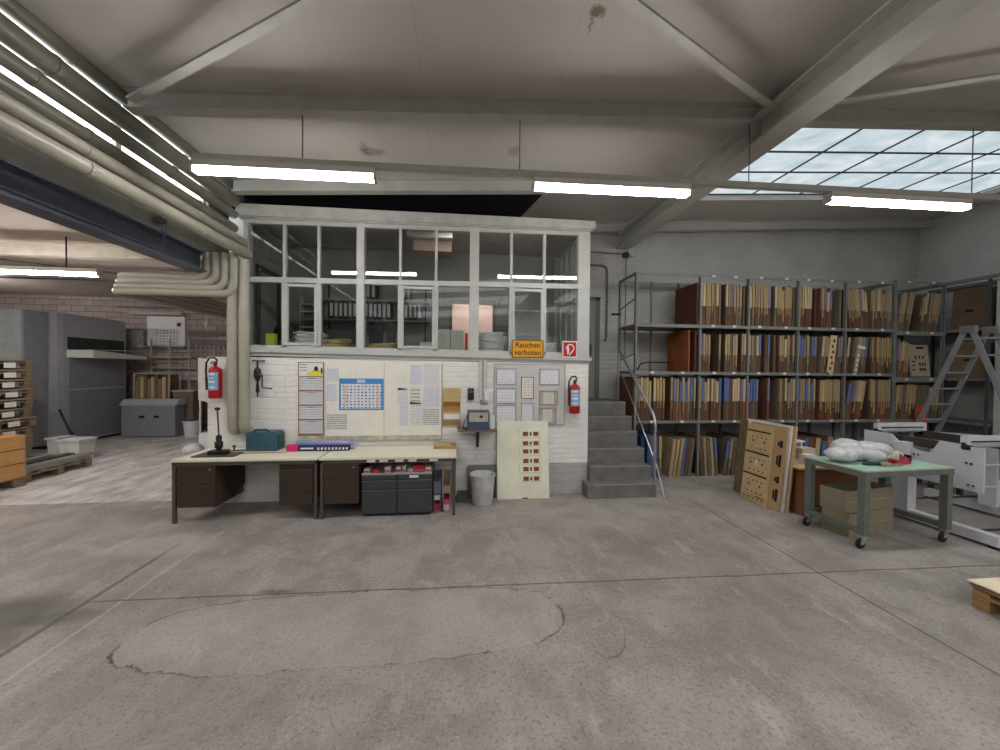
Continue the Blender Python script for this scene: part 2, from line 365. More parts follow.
# ------------------------------------------------------------------ roof steel
for i,y in enumerate((3.66,5.2,6.8,.9,-1.8,-4.6)):
    m=MB(); h=.17
    for (a,b) in ((-2.9,3.1 if i==1 else XR),):
        z0=zc(a); z1=zc(b)
        def bar(ya,yb,da,db):
            m.hexa([(a,ya,z0-db),(b,ya,z1-db),(b,yb,z1-db),(a,yb,z0-db),(a,ya,z0-da),(b,ya,z1-da),(b,yb,z1-da),(a,yb,z0-da)])
        bar(y-.06,y+.06,h-.02,h); bar(y-.012,y+.012,.0,h-.02); bar(y-.06,y+.06,.0,.012)
    tag(build('roof_purlin',m,STEELW,origin='b'),['cream steel purlin across the ceiling that the lamp chains hang from','cream steel purlin above the dark gap over the glazed office','cream purlin along the top of the back wall','cream purlin over the open hall floor, nearest the camera','cream purlin behind the camera','cream purlin far behind the camera'][i],'roof beam')
for i,x in enumerate((3.13,)):
    m=MB(); m.box(x-.135,x+.135,YS,YB,4.2,4.222); m.box(x-.01,x+.01,YS,YB,4.222,4.46); m.box(x-.135,x+.135,YS,YB,4.46,4.48)
    for y in (3.66,5.2,.9): m.box(x-.12,x+.12,y-.01,y+.01,4.222,4.46)
    solo('roof_girder',m,STEELW,'large cream steel girder running front to back under the ceiling','roof beam')
for i,(a,b,lab) in enumerate((((-2.78,3.53),(1.9,1.06),'cream flat brace running diagonally from the left pipes towards the camera'),((3.15,3.48),(-.9,1.44),'cream flat brace running diagonally up to the big girder from the left'),((3.3,3.44),(9.3,1.6),'cream brace running from the girder towards the right wall over the skylight'))):
    m=MB(); A=Vector((a[0],a[1],0)); B=Vector((b[0],b[1],0)); d=(B-A).normalized(); n=Vector((-d.y,d.x,0))*.035
    za,zb=zc(a[0])-.17,zc(b[0])-.17
    m.hexa([(A.x-n.x,A.y-n.y,za),(B.x-n.x,B.y-n.y,zb),(B.x+n.x,B.y+n.y,zb),(A.x+n.x,A.y+n.y,za),(A.x-n.x,A.y-n.y,za+.02),(B.x-n.x,B.y-n.y,zb+.02),(B.x+n.x,B.y+n.y,zb+.02),(A.x+n.x,A.y+n.y,za+.02)])
    solo('roof_brace',m,STEELW,lab,'roof brace')
# skylight
REARFILL=sky_glass('rear_fill_glow',(212,213,215),(236,235,235),1.7)
sk=tag(thing('window_5',None,None,(6,4.5,4.8)),None,None,kind='structure')
m=MB(); m.hexa([(SX0,SY0,zc(SX0)+.10),(SX1,SY0,zc(SX1)+.10),(SX1,SY1,zc(SX1)+.10),(SX0,SY1,zc(SX0)+.10),(SX0,SY0,zc(SX0)+.115),(SX1,SY0,zc(SX1)+.115),(SX1,SY1,zc(SX1)+.115),(SX0,SY1,zc(SX0)+.115)])
build('pane',m,sky_glass('skylight_daylight',(176,196,204),(222,230,234),.52),sk)
m=MB()
for i in range(7):
    x=3.99+i*.87; 
    if x<SX1: m.hexa([(x-.010,SY0,zc(x)+.085),(x+.010,SY0,zc(x)+.085),(x+.010,SY1,zc(x)+.085),(x-.010,SY1,zc(x)+.085),(x-.010,SY0,zc(x)+.10),(x+.010,SY0,zc(x)+.10),(x+.010,SY1,zc(x)+.10),(x-.010,SY1,zc(x)+.10)])
for y in (SY0+.01,4.62,5.14,SY1-.01):
    m.hexa([(SX0,y-.012,zc(SX0)+.085),(SX1,y-.012,zc(SX1)+.085),(SX1,y+.012,zc(SX1)+.085),(SX0,y+.012,zc(SX0)+.085),(SX0,y-.012,zc(SX0)+.1),(SX1,y-.012,zc(SX1)+.1),(SX1,y+.012,zc(SX1)+.1),(SX0,y+.012,zc(SX0)+.1)])
build('glazing_bar',m,M('dark_glazing_bar',(64,68,70),.6),sk)
for n,(a,b) in enumerate(((-2.0,2.6),(SX0,SX1))):  # unseen skylights added behind the camera to light the hall floor
    sk2=tag(thing('window_%d'%(7+n),None,None,((a+b)/2,-4,4.7)),None,None,kind='structure')
    m=MB(); m.hexa([(a,-8.2,zc(a)+.10),(b,-8.2,zc(b)+.10),(b,-.2,zc(b)+.10),(a,-.2,zc(a)+.10),(a,-8.2,zc(a)+.115),(b,-8.2,zc(b)+.115),(b,-.2,zc(b)+.115),(a,-.2,zc(a)+.115)])
    build('pane',m,REARFILL,sk2)
    m=MB(); k=a+.7
    while k<b-.1: m.hexa([(k-.012,-8.2,zc(k)+.05),(k+.012,-8.2,zc(k)+.05),(k+.012,-.2,zc(k)+.05),(k-.012,-.2,zc(k)+.05),(k-.012,-8.2,zc(k)+.10),(k+.012,-8.2,zc(k)+.10),(k+.012,-.2,zc(k)+.10),(k-.012,-.2,zc(k)+.10)]); k+=.73
    build('glazing_bar',m,M('dark_glazing_bar',(64,68,70),.6),sk2)
# ------------------------------------------------------------------ pipes on the left
DPIPE=M('olive_brown_pipe',(128,124,112),.4,var=.08)
longp=[(-2.98,4.227,.062,DPIPE,5.33,'olive pipe highest of the long run under the ceiling edge'),(-2.98,4.038,.0815,DPIPE,5.36,'thick olive pipe between the two thin slits of daylight'),
 (-2.98,3.862,.059,DPIPE,5.36,'olive pipe between the thin slit and the broad strip of daylight'),(-2.98,3.682,.059,DPIPE,5.36,'olive pipe just below the broad strip of daylight'),
 (-2.86,3.50,.054,PIPE,5.38,'putty coloured pipe, second lowest of the long run to the office corner'),(-2.82,3.345,.062,PIPE,5.38,'putty coloured pipe with bright sheen, lowest of the long run')]
for x,z,r,mt,ye,lab in longp:
    t=thing('heating_pipe',lab,'pipe',(x,ye,z),'long pipes along the left wall')
    m=MB(); m.tube([(x,YS+.3,z),(x,-2,z),(x,ye-.04,z),(x,ye,z)],[r,r,r,r*.86],16); build('pipe_run',m,mt,t,smooth=True)
    for k in range(9):
        y=-6+k*1.28+(z*7%1)*.5
        if y<ye: m=MB(); m.tube([(x,y,z),(x,y+.035,z)],r+.005,14); build('pipe_clamp',m,mt,t)
vx=[-3.26,-3.15,-3.04,-2.93]
for i,x in enumerate(vx):
    zh=2.99-.065*i; r=.047; y0=5.26
    pts=[(x,y0,3.32),(x,y0,zh+.14)]+[(x-.14+.14*math.cos(a),y0,zh+.14-.14*math.sin(a)) for a in (PI*k/12 for k in range(1,6))]+[(x-.14,y0,zh),(-4.2-.02*i,y0,zh)]+[(-4.2-.02*i-.12*math.sin(a),y0+.12-.12*math.cos(a),zh) for a in (PI*k/12 for k in range(1,6))]+[(-4.32-.02*i,y0+.14,zh),(-4.32-.02*i+.0,11.2,zh)]
    m=MB(); m.tube(pts,r,14)
    solo('bent_pipe',m,PIPE,['putty pipe elbow bending into the side hall, outermost and highest of four','putty pipe elbow bending into the side hall, second from the left of four','putty pipe elbow bending into the side hall, third from the left of four','putty pipe elbow bending into the side hall, nearest the office and lowest'][i],'pipe','four bent pipes under the blue beam',smooth=True)
for i,(x,r) in enumerate(((-2.99,.062),(-2.845,.062))):
    m=MB(); m.tube([(x,5.33,3.26),(x,5.33,1.06)]+[(x,5.33+.07*(1-math.cos(a)),1.06-.07*math.sin(a)) for a in (PI*k/12 for k in range(1,6))]+[(x,YW,.99)],r,16); m.tube([(x,5.33,1.5),(x,5.33,1.503)],r+.003,16)
    solo('wall_pipe',m,PIPE,['left one of two thick putty pipes running down the white wall','right one of two thick putty pipes running down the white wall'][i],'pipe','two vertical pipes beside the office',smooth=True)
# blue beam
t=thing('steel_beam','slate blue steel beam spanning the opening to the side hall','beam',(XL,0,3.08))
m=MB(); m.box(XL-.1,XL+.1,YS,5.24,3.3,3.32); m.box(XL-.1,XL+.1,YS,5.24,3.06,3.085); m.box(XL-.012,XL+.012,YS,5.24,3.085,3.3); build('web_and_flanges',m,BLUEB,t)
m=MB(); m.tube([(XL+.07,-2,3.12),(XL+.07,4.4,3.12),(XL+.08,4.5,3.15),(XL+.1,4.52,3.2),(XL+.1,4.52,3.42)],.012,8); build('cable_conduit',m,BLUEB,t)
m=MB(); m.box(XL+.02,XL+.1,4.48,4.56,3.42,3.47); build('junction_box',m,M('dark_socket',(90,88,84),.5),t)
# ------------------------------------------------------------------ lamps
TUBE=EM('lit_tube',(255,252,248),34.0); TUBE2=EM('lit_room_and_fill_tube',(255,248,240),10.0)
HOUS=M('lamp_housing',(196,192,182),.5,var=.03)
def lamp(x0,x1,y,z0,z1,label,group='fluorescent lamps under the ceiling',st=TUBE,hang=0):
    t=thing('tube_lamp',label,'ceiling lamp',((x0+x1)/2,y,(z0+z1)/2),group)
    def sl(m,ya,yb,a,b,xa=0):
        m.hexa([(x0+xa,ya,z0+a),(x1-xa,ya,z1+a),(x1-xa,yb,z1+a),(x0+xa,yb,z0+a),(x0+xa,ya,z0+b),(x1-xa,ya,z1+b),(x1-xa,yb,z1+b),(x0+xa,yb,z0+b)])
    m=MB(); sl(m,y-.05,y+.05,.028,.085); build('housing',m,HOUS,t)
    m=MB(); sl(m,y-.036,y+.036,-.018,.027,.02); build('lit_diffuser',m,st,t)
    m=MB(); sl(m,y-.046,y+.046,-.034,.03); m2=MB()
    for xx,zz in ((x0,z0),(x1,z1)): m2.box(xx-.012 if xx==x0 else xx-.01,xx+.01 if xx==x0 else xx+.012,y-.046,y+.046,zz-.024,zz+.03)
    m.b.free(); build('end_cap',m2,HOUS,t)
    if hang:
        for xx in (x0+.3,x1-.3): m=MB(); m.tube([(xx,y,(z0+z1)/2+.08),(xx,y,hang)],.006,6); build('hanger',m,STEELW,t)
    return t
YL=3.66
lamp(-2.37,-.80,YL,3.60,3.625,'lit tube lamp hanging over the desks, leftmost in the hall')
lamp(.71,2.33,YL,3.64,3.665,'lit tube lamp hanging in front of the office near the girder')
lamp(3.92,5.66,YL,3.69,3.71,'lit tube lamp below the skylight on the right')
t=thing('lamp_rail','long cream carrier rail hung on chains from the ceiling, holding three tube lamps','lamp rail',(1.5,YL,3.7))
m=MB(); m.hexa([(-2.37,YL-.03,3.68),(8.5,YL-.03,3.84),(8.5,YL+.03,3.84),(-2.37,YL+.03,3.68),(-2.37,YL-.03,3.73),(8.5,YL-.03,3.9),(8.5,YL+.03,3.9),(-2.37,YL+.03,3.73)])
# (the rail starts just above the housings)
for v in m.b.verts: v.co.z+=.012
build('rail',m,STEELW,t)
for x in (-1.45,.57,3.0,5.72,8.2):
    m=MB(); zb=3.73+(x+2.37)*.0156+.01; zt=zc(x)-.17; n=int((zt-zb)/.025)
    m.tube([(x,YL,zb),(x,YL,zt)],.003,5)
    for k in range(n): m.ico((x,YL,zb+.0125+k*.025),.008,1,(1,1,1.3))
    build('chain',m,M('chain_steel',(96,92,88),.5,.5),t)
lamp(-7.75,-5.45,6.35,3.22,3.22,'lit tube lamp in the side hall over the pallets','side hall lamps') 
for x,y in ((-6.5,2.2),(-11,9.0),(-8.5,4.2),(-5.2,3.4)):  # out-of-view lamps, extras added to brighten the side hall
    lamp(x-.8,x+.8,y,3.48,3.48,{2.2:'extra unseen lit tube lamp in the side hall, nearest the camera',9.0:'lit tube lamp deep in the side hall above the large machine',4.2:'extra unseen lit tube lamp in the side hall far to the left',3.4:'extra unseen lit tube lamp in the side hall behind the blue beam',7.8:'x'}[y],'side hall lamps',hang=3.78)
# ================================================================== BOOTH
XB0,XB1=-2.88,1.92
def zl(x,a,b): return a+(b-a)*(x+2.85)/4.75    # sill and head rails sag very slightly from end to end
m=MB(); m.box(-3.36,XB1,YW,YW+.14,0,1.98); m.box(-3.1,XB0,YW+.02,YW+.14,1.98,3.9)
struct('wall_booth',m,WHITE_WALL)
m=MB(); m.box(XB1-.12,XB1,YW+.14,YB,0,2.0); struct('wall_booth_side',m,GREY_WALLY)
m=MB(); m.box(-3.04,XB1-.12,YW+.14,YB,1.14,1.26); struct('floor_booth',m,M('office_lino',(96,92,86),.6))
m=MB(); m.box(-3.035,-3.0,YW+.15,YB-.001,1.26,3.99); struct('wall_booth_left',m,M('office_wall_paint',(150,148,144),.7))
m=MB(); m.box(-2.995,-2.97,5.9,6.0,1.26,3.3); m.box(-2.995,-2.97,6.55,6.62,1.26,3.3); m.box(-2.995,-2.97,5.9,6.62,3.3,3.37); struct('trim_31',m,M('office_dark_trim',(70,68,66),.6))
m=MB(); m.box(-3.0,dx0-.06,YB-.012,YB-.001,1.26,3.99); m.box(dx1+.06,XB1-.13,YB-.012,YB-.001,1.26,3.99); m.box(dx0-.06,dx1+.06,YB-.012,YB-.001,dz1+.06,3.99); struct('wall_booth_back',m,M('office_back_paint',(140,138,134),.75,var=.05,scale=2))
m=MB(); m.box(-3.0,XB1+.02,YW+.02,YB,3.99,4.02); struct('ceiling_booth',m,M('office_ceiling',(196,190,184),.8))
def slab(m,x0,x1,y0,y1,za0,za1,zb0,zb1):
    """bottom za0..za1, top zb0..zb1 along x"""
    m.hexa([(x0,y0,za0),(x1,y0,za1),(x1,y1,za1),(x0,y1,za0),(x0,y0,zb0),(x1,y0,zb1),(x1,y1,zb1),(x0,y1,zb0)])
m=MB(); slab(m,-2.97,1.97,YW-.07,YW+.2,3.86,3.92,4.02,4.04); slab(m,-2.94,1.94,YW-.04,YW+.1,3.84,3.90,3.86,3.92)
struct('trim_1',m,M('cornice_paint',(180,179,174),.5))
m=MB(); slab(m,-2.86,1.95,YW-.05,YW+.16,2.05,1.985,2.10,2.03); slab(m,-2.86,1.93,YW-.02,YW+.1,2.0,1.95,2.05,1.985); slab(m,-2.86,1.93,YW,YW+.1,2.10,2.03,2.15,2.1)
struct('trim_2',m,WINW)
m=MB(); m.box(1.74,1.92,YW-.01,YW+.12,2.05,3.9); m.box(-2.9,-2.85,YW-.01,YW+.12,2.1,3.86); m.box(-1.43,-1.33,YW-.015,YW+.12,2.1,3.88); m.box(.14,.27,YW-.015,YW+.12,2.1,3.88)
struct('trim_3',m,WINW)
bays=[(-2.85,-1.43,(-2.39,-1.94)),(-1.33,.14,(-.84,-.34)),(.27,1.74,(.745,1.235))]
for i,(a,b,mu) in enumerate(bays):
    w=tag(thing('window_%d'%(i+1),None,None,((a+b)/2,YW,2.12)),None,None,kind='structure')
    zt0,zt1=zl(a,3.85,3.905),zl(b,3.85,3.905); zm0,zm1=zl(a,3.0,3.055),zl(b,3.0,3.055); zb0,zb1=zl(a,2.14,2.08),zl(b,2.14,2.08)
    m=MB(); slab(m,a,b,YW,YW+.08,zt0-.06,zt1-.06,zt0,zt1); slab(m,a,b,YW-.005,YW+.08,zm0,zm1,zm0+.07,zm1+.07)
    for x in mu: m.box(x-.018,x+.018,YW+.005,YW+.07,zm0+.06,zt1-.05)
    for x in mu: m.box(x-.03,x+.03,YW,YW+.08,zb1,zm1)
    build('window_frame',m,WINW,w)
    m=MB(); x0,x1=mu[0]+.012,mu[1]-.012; m.frame(x0,x1,zb0+.01,zm0-.01,YW-.014,YW+.03,.038); c=build('casement',m,WINW,w)
    m=MB(); m.tube([(x0+.012,YW-.03,2.5),(x0+.012,YW-.03,2.6)],.006,6); build('handle',m,SILV,c)
    xs=[a]+list(mu)+[b]
    for k in range(3):
        m=MB(); m.box(xs[k],xs[k+1],YW+.03,YW+.034,zm0+.05,zt1-.03); build('pane',m,GLASS,w)
        m=MB(); m.box(xs[k],xs[k+1],YW+.03,YW+.034,zb1,zm0+.02); build('pane',m,GLASS,w)
# side glazing of booth above stairs
w=tag(thing('window_6',None,None,(XB1-.06,6.2,2.0)),None,None,kind='structure')
m=MB()
for y in (5.7,6.05,6.4,6.75): m.box(XB1-.09,XB1-.02,y-.02,y+.02,2.0,3.93)
for z in (2.0,3.0,3.88): m.box(XB1-.09,XB1-.02,YW+.12,YB,z,z+.05)
build('window_frame',m,WINW,w); m=MB(); m.box(XB1-.06,XB1-.055,YW+.12,YB,2.02,3.9); build('pane',m,M('frosted_side_glazing',(158,160,158),.4),w)
# bright room behind doorway
PINKW=M('pinkish_wall',(236,214,206),.8,var=.02)
m=MB(); m.box(-1.2,2.0,9.6,9.7,1.2,3.9); m.box(-1.3,-1.2,YB+.14,9.7,1.2,3.9); m.box(2.0,2.1,YB+.14,9.7,1.2,3.9); m.box(-1.3,2.1,YB+.14,9.7,3.8,3.9); m.box(-1.3,2.1,YB+.14,9.7,1.14,1.24)
struct('wall_room_beyond',m,PINKW)
for k,y in enumerate((7.9,8.9)):
    lamp(-.2,.9,y,3.6,3.6,['lit lamp in the bright room beyond the office, nearer the doorway','lit lamp in the bright room beyond the office, far end'][k],'lamps of the room beyond',TUBE2)
m=MB(); m.frame(dx0-.06,dx1+.06,dz0,dz1+.06,YB-.02,YB,.06); struct('door_2',m,M('door_frame_paint',(120,112,106),.5))
for k,x in enumerate((.13,.98)):
    m=MB(); m.box(x,x+.07,9.2,9.3,1.245,2.72); solo('red_upright',m,RED,['red post standing in the bright room beyond the doorway, left one','red post standing in the bright room beyond the doorway, right one'][k],'post')
m=MB(); m.box(.26,.42,8.85,9.15,1.245,2.52); solo('black_machine',m,BLACK,'black appliance standing in the bright room beyond the doorway','appliance',bevel=.01)
# door_1 on the landing
d1=tag(thing('door_1',None,None,(2.3,YB,1.3)),None,None,kind='structure')
m=MB(); m.box(1.95,2.6,YB-.035,YB-.005,1.3,3.18); build('door_leaf',m,M('grey_door_paint',(128,128,124),.5,var=.04),d1)
m=MB(); m.box(2.6,2.68,YB-.05,YB,1.3,3.25); m.box(1.93,2.68,YB-.05,YB,3.18,3.25); build('door_frame',m,M('dark_door_frame',(100,100,98),.5),d1)
m=MB(); m.tube([(2.5,YB-.04,2.28),(2.5,YB-.09,2.28),(2.38,YB-.09,2.27)],.012,8); m.box(2.48,2.52,YB-.045,YB-.035,2.12,2.34); build('door_handle',m,BLACK,d1)
lamp(-2.5,-1.0,5.58,3.91,3.91,'added hidden tube lamp inside the office above its left windows','added office fill lamps',TUBE2)  # added lamps, hidden behind the window head, to brighten the sill items
lamp(-.3,1.2,5.58,3.91,3.91,'added hidden tube lamp inside the office above its right windows','added office fill lamps',TUBE2)
# ---- booth interior
SHD=M('shelf_grey_board',(150,148,144),.5)
t=thing('wall_shelf','grey two-tier wall shelf with dark brackets in the office','shelf',(-1.5,6.9,2.6))
for z in (3.03,2.68): m=MB(); m.box(-2.45,-.55,6.76,YB,z-.012,z+.012); build('shelf_board',m,SHD,t)
for x in (-2.42,-1.55,-.62): m=MB(); m.box(x-.012,x+.012,YB-.04,YB,2.2,3.3); m.box(x-.01,x+.01,6.78,YB,2.64,2.664); build('bracket',m,BLACK,t)
bc=0
def binder(x,z,c,label,lean=0):
    t=thing('ring_binder',label,'binder',(0,0,0),'ring binders on the office shelf')
    m=MB(); m.box(-.035,.035,-.14,.14,0,.32); build('cover',m,BLACK if c==0 else M('grey_binder',(90,90,92),.6),t)
    m=MB(); m.box(-.022,.022,-.144,-.14,.05,.27); build('spine_label',m,M('binder_label',(190,190,186),.7),t)
    place(t,(x,6.9,z),0,0,lean); return t
B0=[binder(0,0,0,'x'),binder(0,0,1,'x')]
ords=['first','second','third','fourth','fifth','sixth','seventh','eighth','ninth','tenth','eleventh','twelfth','thirteenth','fourteenth','fifteenth','sixteenth']
rows=[(3.042,[-1.75,-1.67,-1.59,-1.50],'upper office shelf, left group'),(3.042,[-.98,-.9],'upper office shelf, right group'),(2.692,[-2.2+.078*i for i in range(6)],'lower office shelf, left window bay'),(2.692,[-1.62+.076*i for i in range(6)],'lower office shelf, middle window bay'),(2.692,[-1.02+.078*i for i in range(5)],'lower office shelf, right of the casement')]
first=[True,True]
for z,xs,nm in rows:
    for i,x in enumerate(xs):
        k=(i*7+int(z*100))%3==0; k=1 if k else 0
        lab='%s binder, %s from the left on the %s'%(['black','grey'][k],ords[i],nm)
        o=B0[k] if first[k] else dup(B0[k],(0,0,0)); first[k]=False
        o.location=(x,6.9,z); o['label']=lab
# things on the inner window sill: desk inside
t=thing('office_desk','long office worktop behind the glazed front','desk',(-.6,5.9,1.26))
m=MB(); m.box(-2.8,1.7,YW+.16,6.15,2.07,2.11); build('desk_top',m,M('office_desk_top',(130,120,104),.5),t)
for x in (-2.75,-.6,1.6): m=MB(); m.box(x,x+.05,5.7,6.1,1.26,2.07); build('leg',m,LEGB,t)
def monitor(x,y,w,h,rz,label):
    t=thing('computer_monitor',label,'monitor'); m=MB(); m.box(-w/2,w/2,-.02,.02,.1,.1+h); build('screen',m,BLACK,t,bevel=.004)
    m=MB(); m.box(-.1,.1,-.07,.07,0,.012); m.box(-.02,.02,.0,.02,.01,.14); build('stand',m,BLACK,t); place(t,(x,y,2.11),rz)
monitor(-1.85,6.0,.5,.22,.2,'low black monitor in the left office window'); monitor(-1.28,5.95,.2,.3,.1,'small black monitor beside the window post')
m=MB(); m.box(-1.1,-1.0,5.85,5.98,2.11,2.4); solo('desk_speaker',m,M('dark_grey_plastic',(56,56,58),.5),'narrow dark box standing right of the small monitor','box')
for k,(x0,x1,h) in enumerate(((-.36,-.14,.33),(-.13,.06,.32))):
    m=MB(); m.box(x0,x1,5.7,5.85,2.11,2.11+h); solo('white_box',m,M('white_card_box',(206,204,194),.7),['tall white box, left of the two in the middle office window','tall white box, right of the two in the middle office window'][k],'box')
m=MB(); m.box(-.58,-.38,5.62,5.75,2.11,2.24); solo('paper_carton',m,PAPW,'small white carton on the worktop left of the tall white boxes','box')
def papers(x,y,w,d,n,mat,label,cat='papers',z=2.11,hh=.012):
    m=MB()
    for k in range(n):
        mt=Matrix.Translation((x+R.uniform(-.03,.03),y+R.uniform(-.02,.02),z+k*hh+hh/2))@Matrix.Rotation(R.uniform(-.4,.4),4,'Z')@Matrix.Rotation(R.uniform(-.05,.05) if k else 0,4,'Y')
        m.cbox(0,0,0,w,d,hh*.9,mt)
    return solo('paper_pile',m,mat,label,cat)
papers(-2.12,5.66,.34,.25,20,PAPW,'heaped white papers in the leftmost office casement')
papers(-1.75,5.66,.3,.2,12,M('yellowed_paper',(206,186,130),.8),'yellowish folders piled left of the window post')
papers(-1.1,5.66,.4,.2,8,M('yellowed_paper',(206,186,130),.8),'tan papers below the small monitor')
papers(.48,5.68,.34,.25,24,PAPW,'tall heap of white papers near the no smoking sign')
m=MB()
for k in range(5):
    mt=Matrix.Translation((.62+k*.015,5.62+.012*k,2.18))@Matrix.Rotation(.3+.04*k,4,'Y')@Matrix.Rotation(-.1,4,'X'); m.cbox(0,0,0,.006,.2,.32,mt)
solo('leaning_papers',m,PAPW,'white sheets leaning upright left of the no smoking sign','papers')
m=MB(); m.box(-2.72,-2.60,5.62,5.7,2.11,2.32); solo('yellow_note',m,M('yellow_note',(214,220,90),.7),'yellow-green note block in the far left office window','note block')
t=thing('desk_fan','black round fan on a stem in the far left office window','fan',(-2.62,5.85,2.11))
m=MB(); m.lathe([(0,-.03),(.08,-.03),(.13,-.01),(.13,.02),(.06,.05),(0,.05)],n=20,m=Matrix.Translation((-2.58,5.85,2.36))@Matrix.Rotation(PI/2,4,'X')); build('fan_head',m,BLACK,t,smooth=True)
m=MB(); m.tube([(-2.6,5.88,2.03),(-2.6,5.88,2.36)],.014,8); m.lathe([(0,0),(.08,0),(.08,.015),(0,.02)],(-2.6,5.88,2.11)); build('stem',m,BLACK,t)
t=thing('plastic_crate','white ribbed bottle crate in the right office window','crate',(1.1,6.1,2.11))
m=MB(); m.box(.86,1.42,5.95,6.25,2.4,2.42); m.box(.86,1.42,5.95,6.25,2.78,2.8)
for k in range(13): x=.86+k*.545/12; m.box(x,x+.014,5.95,5.96,2.42,2.78)
for x in (.86,1.41): m.box(x,x+.01,5.95,6.25,2.42,2.78)
m.box(.86,1.42,6.24,6.25,2.42,2.78); build('ribbed_body',m,M('crate_white',(186,188,184),.5),t)
m=MB(); m.box(.84,1.44,5.93,6.27,2.11,2.4); build('base_box',m,M('crate_base',(150,152,150),.5),t)
m=MB(); m.box(.76,.86,5.7,5.78,2.11,2.56); solo('pale_folder',m,M('pale_blue_folder',(176,182,190),.7),'pale folder standing behind the no smoking sign','folder')
papers(1.35,5.62,.2,.14,12,PAPW,'small pile of white things left of the fire sign')
t=thing('step_shelf','white narrow rack with slats against the left office wall','rack',(-2.3,6.6,1.26))
m=MB()
for z in [2.15+.13*k for k in range(7)]: m.box(-2.72,-2.5,6.8,6.95,z,z+.02)
build('slats',m,WINW,t); m=MB(); m.box(-2.74,-2.72,6.8,6.96,1.26,3.1); m.box(-2.5,-2.48,6.8,6.96,1.26,3.1); build('side_frame',m,STEELW,t)
m=MB(); m.frame(-2.46,-2.3,1.3,3.4,6.95,7.0,.02); solo('wall_conduit',m,BLACK,'tall thin dark rectangular outline on the office back wall','conduit')  # plain dark outline of unknown kind, built as a thin frame
t=thing('office_lamp','unlit white box lamp under the office ceiling','ceiling lamp',(-.45,5.8,3.93)); m=MB(); m.box(-.8,-.12,5.75,5.85,3.83,3.99); build('lamp_body',m,WHITEP,t)
m=MB(); m.box(-.72,-.14,5.95,6.3,3.68,3.985); solo('air_unit',m,M('beige_unit',(176,152,138),.6),'beige boxy unit under the office ceiling behind the white lamp','wall unit')
# ---- signs on the glass
t=thing('no_smoking_sign','yellow sign with black words in the right office window','sign',(.98,YW-.02,2.02))
m=MB(); m.box(.755,1.215,YW-.06,YW-.054,2.02,2.275); build('plate',m,M('sign_yellow',(222,156,12),.5,var=.02),t,bevel=.002)
m=MB(); m.frame(.755,1.215,2.02,2.275,YW-.062,YW-.0595,.009); build('border',m,BLACK,t)
text('Rauchen',.108,BLACK,t,(.985,YW-.061,2.2),bold=.0012); text('verboten',.108,BLACK,t,(.985,YW-.061,2.092),bold=.0012)
t=thing('fire_hose_sign','small red and white fire equipment sign in the office window corner','sign',(1.6,YW-.02,2.04))
m=MB(); m.box(1.5,1.72,YW-.058,YW-.054,2.03,2.27); build('white_border',m,WHITEP,t)
m=MB(); m.box(1.515,1.705,YW-.062,YW-.058,2.045,2.255); build('red_plate',m,RED,t)
m=MB(); m.tube([(p[0],YW-.063,p[2]) for p in arc((1.615,0,2.165),.055,-.9,PI+.3,12)],.009,6); m.tube([(1.65,YW-.063,2.12),(1.6,YW-.063,2.065)],.009,6); m.prism([(1.575,2.07),(1.6,2.1),(1.6,2.17),(1.585,2.2),(1.565,2.16)],YW-.066,YW-.061); build('symbol',m,WHITEP,t)
# ================================================================== WALL ITEMS (front of the booth wall)
yw=YW
t=thing('wall_board','large cream wall panel holding calendars and notices over the desks','panel',(-1,yw-.02,.86))
m=MB(); m.box(-1.82,-.24,yw-.018,yw,.9,1.93); build('panel_sheet',m,M('cream_panel',(234,231,220),.6,var=.03),t)
m=MB(); m.box(-2.2,-.24,yw-.03,yw,.84,.9); build('ledge',m,M('stained_ledge',(196,188,168),.7,var=.2,scale=12),t)
m=MB(); m.box(-1.05,-1.046,yw-.019,yw-.018,.9,1.93); m.box(-.25,-.243,yw-.022,yw-.018,.9,1.93); build('joint_line',m,M('joint',(120,114,100),.7),t)
GR=grid('calendar_grid',(214,214,220),(60,62,72),.03,.032)
t=thing('wall_calendar','tall narrow multi-month calendar on brown backing with yellow picture on top','calendar',(-2.03,yw-.02,.87))
m=MB(); m.box(-2.2,-1.86,yw-.012,yw,.87,1.92); build('backing_board',m,M('brown_hardboard',(150,112,74),.7),t)
m=MB(); m.box(-2.185,-1.875,yw-.016,yw-.012,1.73,1.91); build('picture_sheet',m,PAPW,t)
m=MB(); m.prism([(-2.09,1.74),(-1.9,1.735),(-1.885,1.79),(-1.96,1.82),(-2.02,1.79),(-2.08,1.775)],yw-.018,yw-.016); build('yellow_motif',m,M('yellow_ink',(222,214,50),.6),t)
m=MB(); m.prism([(-1.99,1.80),(-1.95,1.79),(-1.935,1.84),(-1.96,1.87),(-1.985,1.85)],yw-.018,yw-.016); m.prism([(-1.9,1.77),(-1.88,1.76),(-1.878,1.83),(-1.9,1.85)],yw-.018,yw-.016); build('dark_motif',m,M('dark_ink',(44,42,38),.6),t)
m=MB()
for z in (1.88,1.84,1.8): m.box(-2.17,-2.08,yw-.017,yw-.016,z,z+.012)
build('printed_lines',m,M('grey_ink',(150,148,140),.6),t)
for k in range(4):
    z=1.715-.2*k; m=MB(); m.box(-2.185,-1.875,yw-.017,yw-.012,z-.18,z); c=build('month_sheet',m,GR,t)
    m=MB(); m.box(-2.09,-1.97,yw-.0185,yw-.017,z-.022,z-.01); build('month_heading',m,M('ink_grey',(110,110,118),.6),c)
t=thing('year_planner','blue framed landscape year planner on the cream panel','calendar',(-1.34,yw-.02,1.27))
BL=M('planner_blue',(70,140,206),.6,var=.02); x0,x1,z0,z1=-1.655,-1.055,1.26,1.70
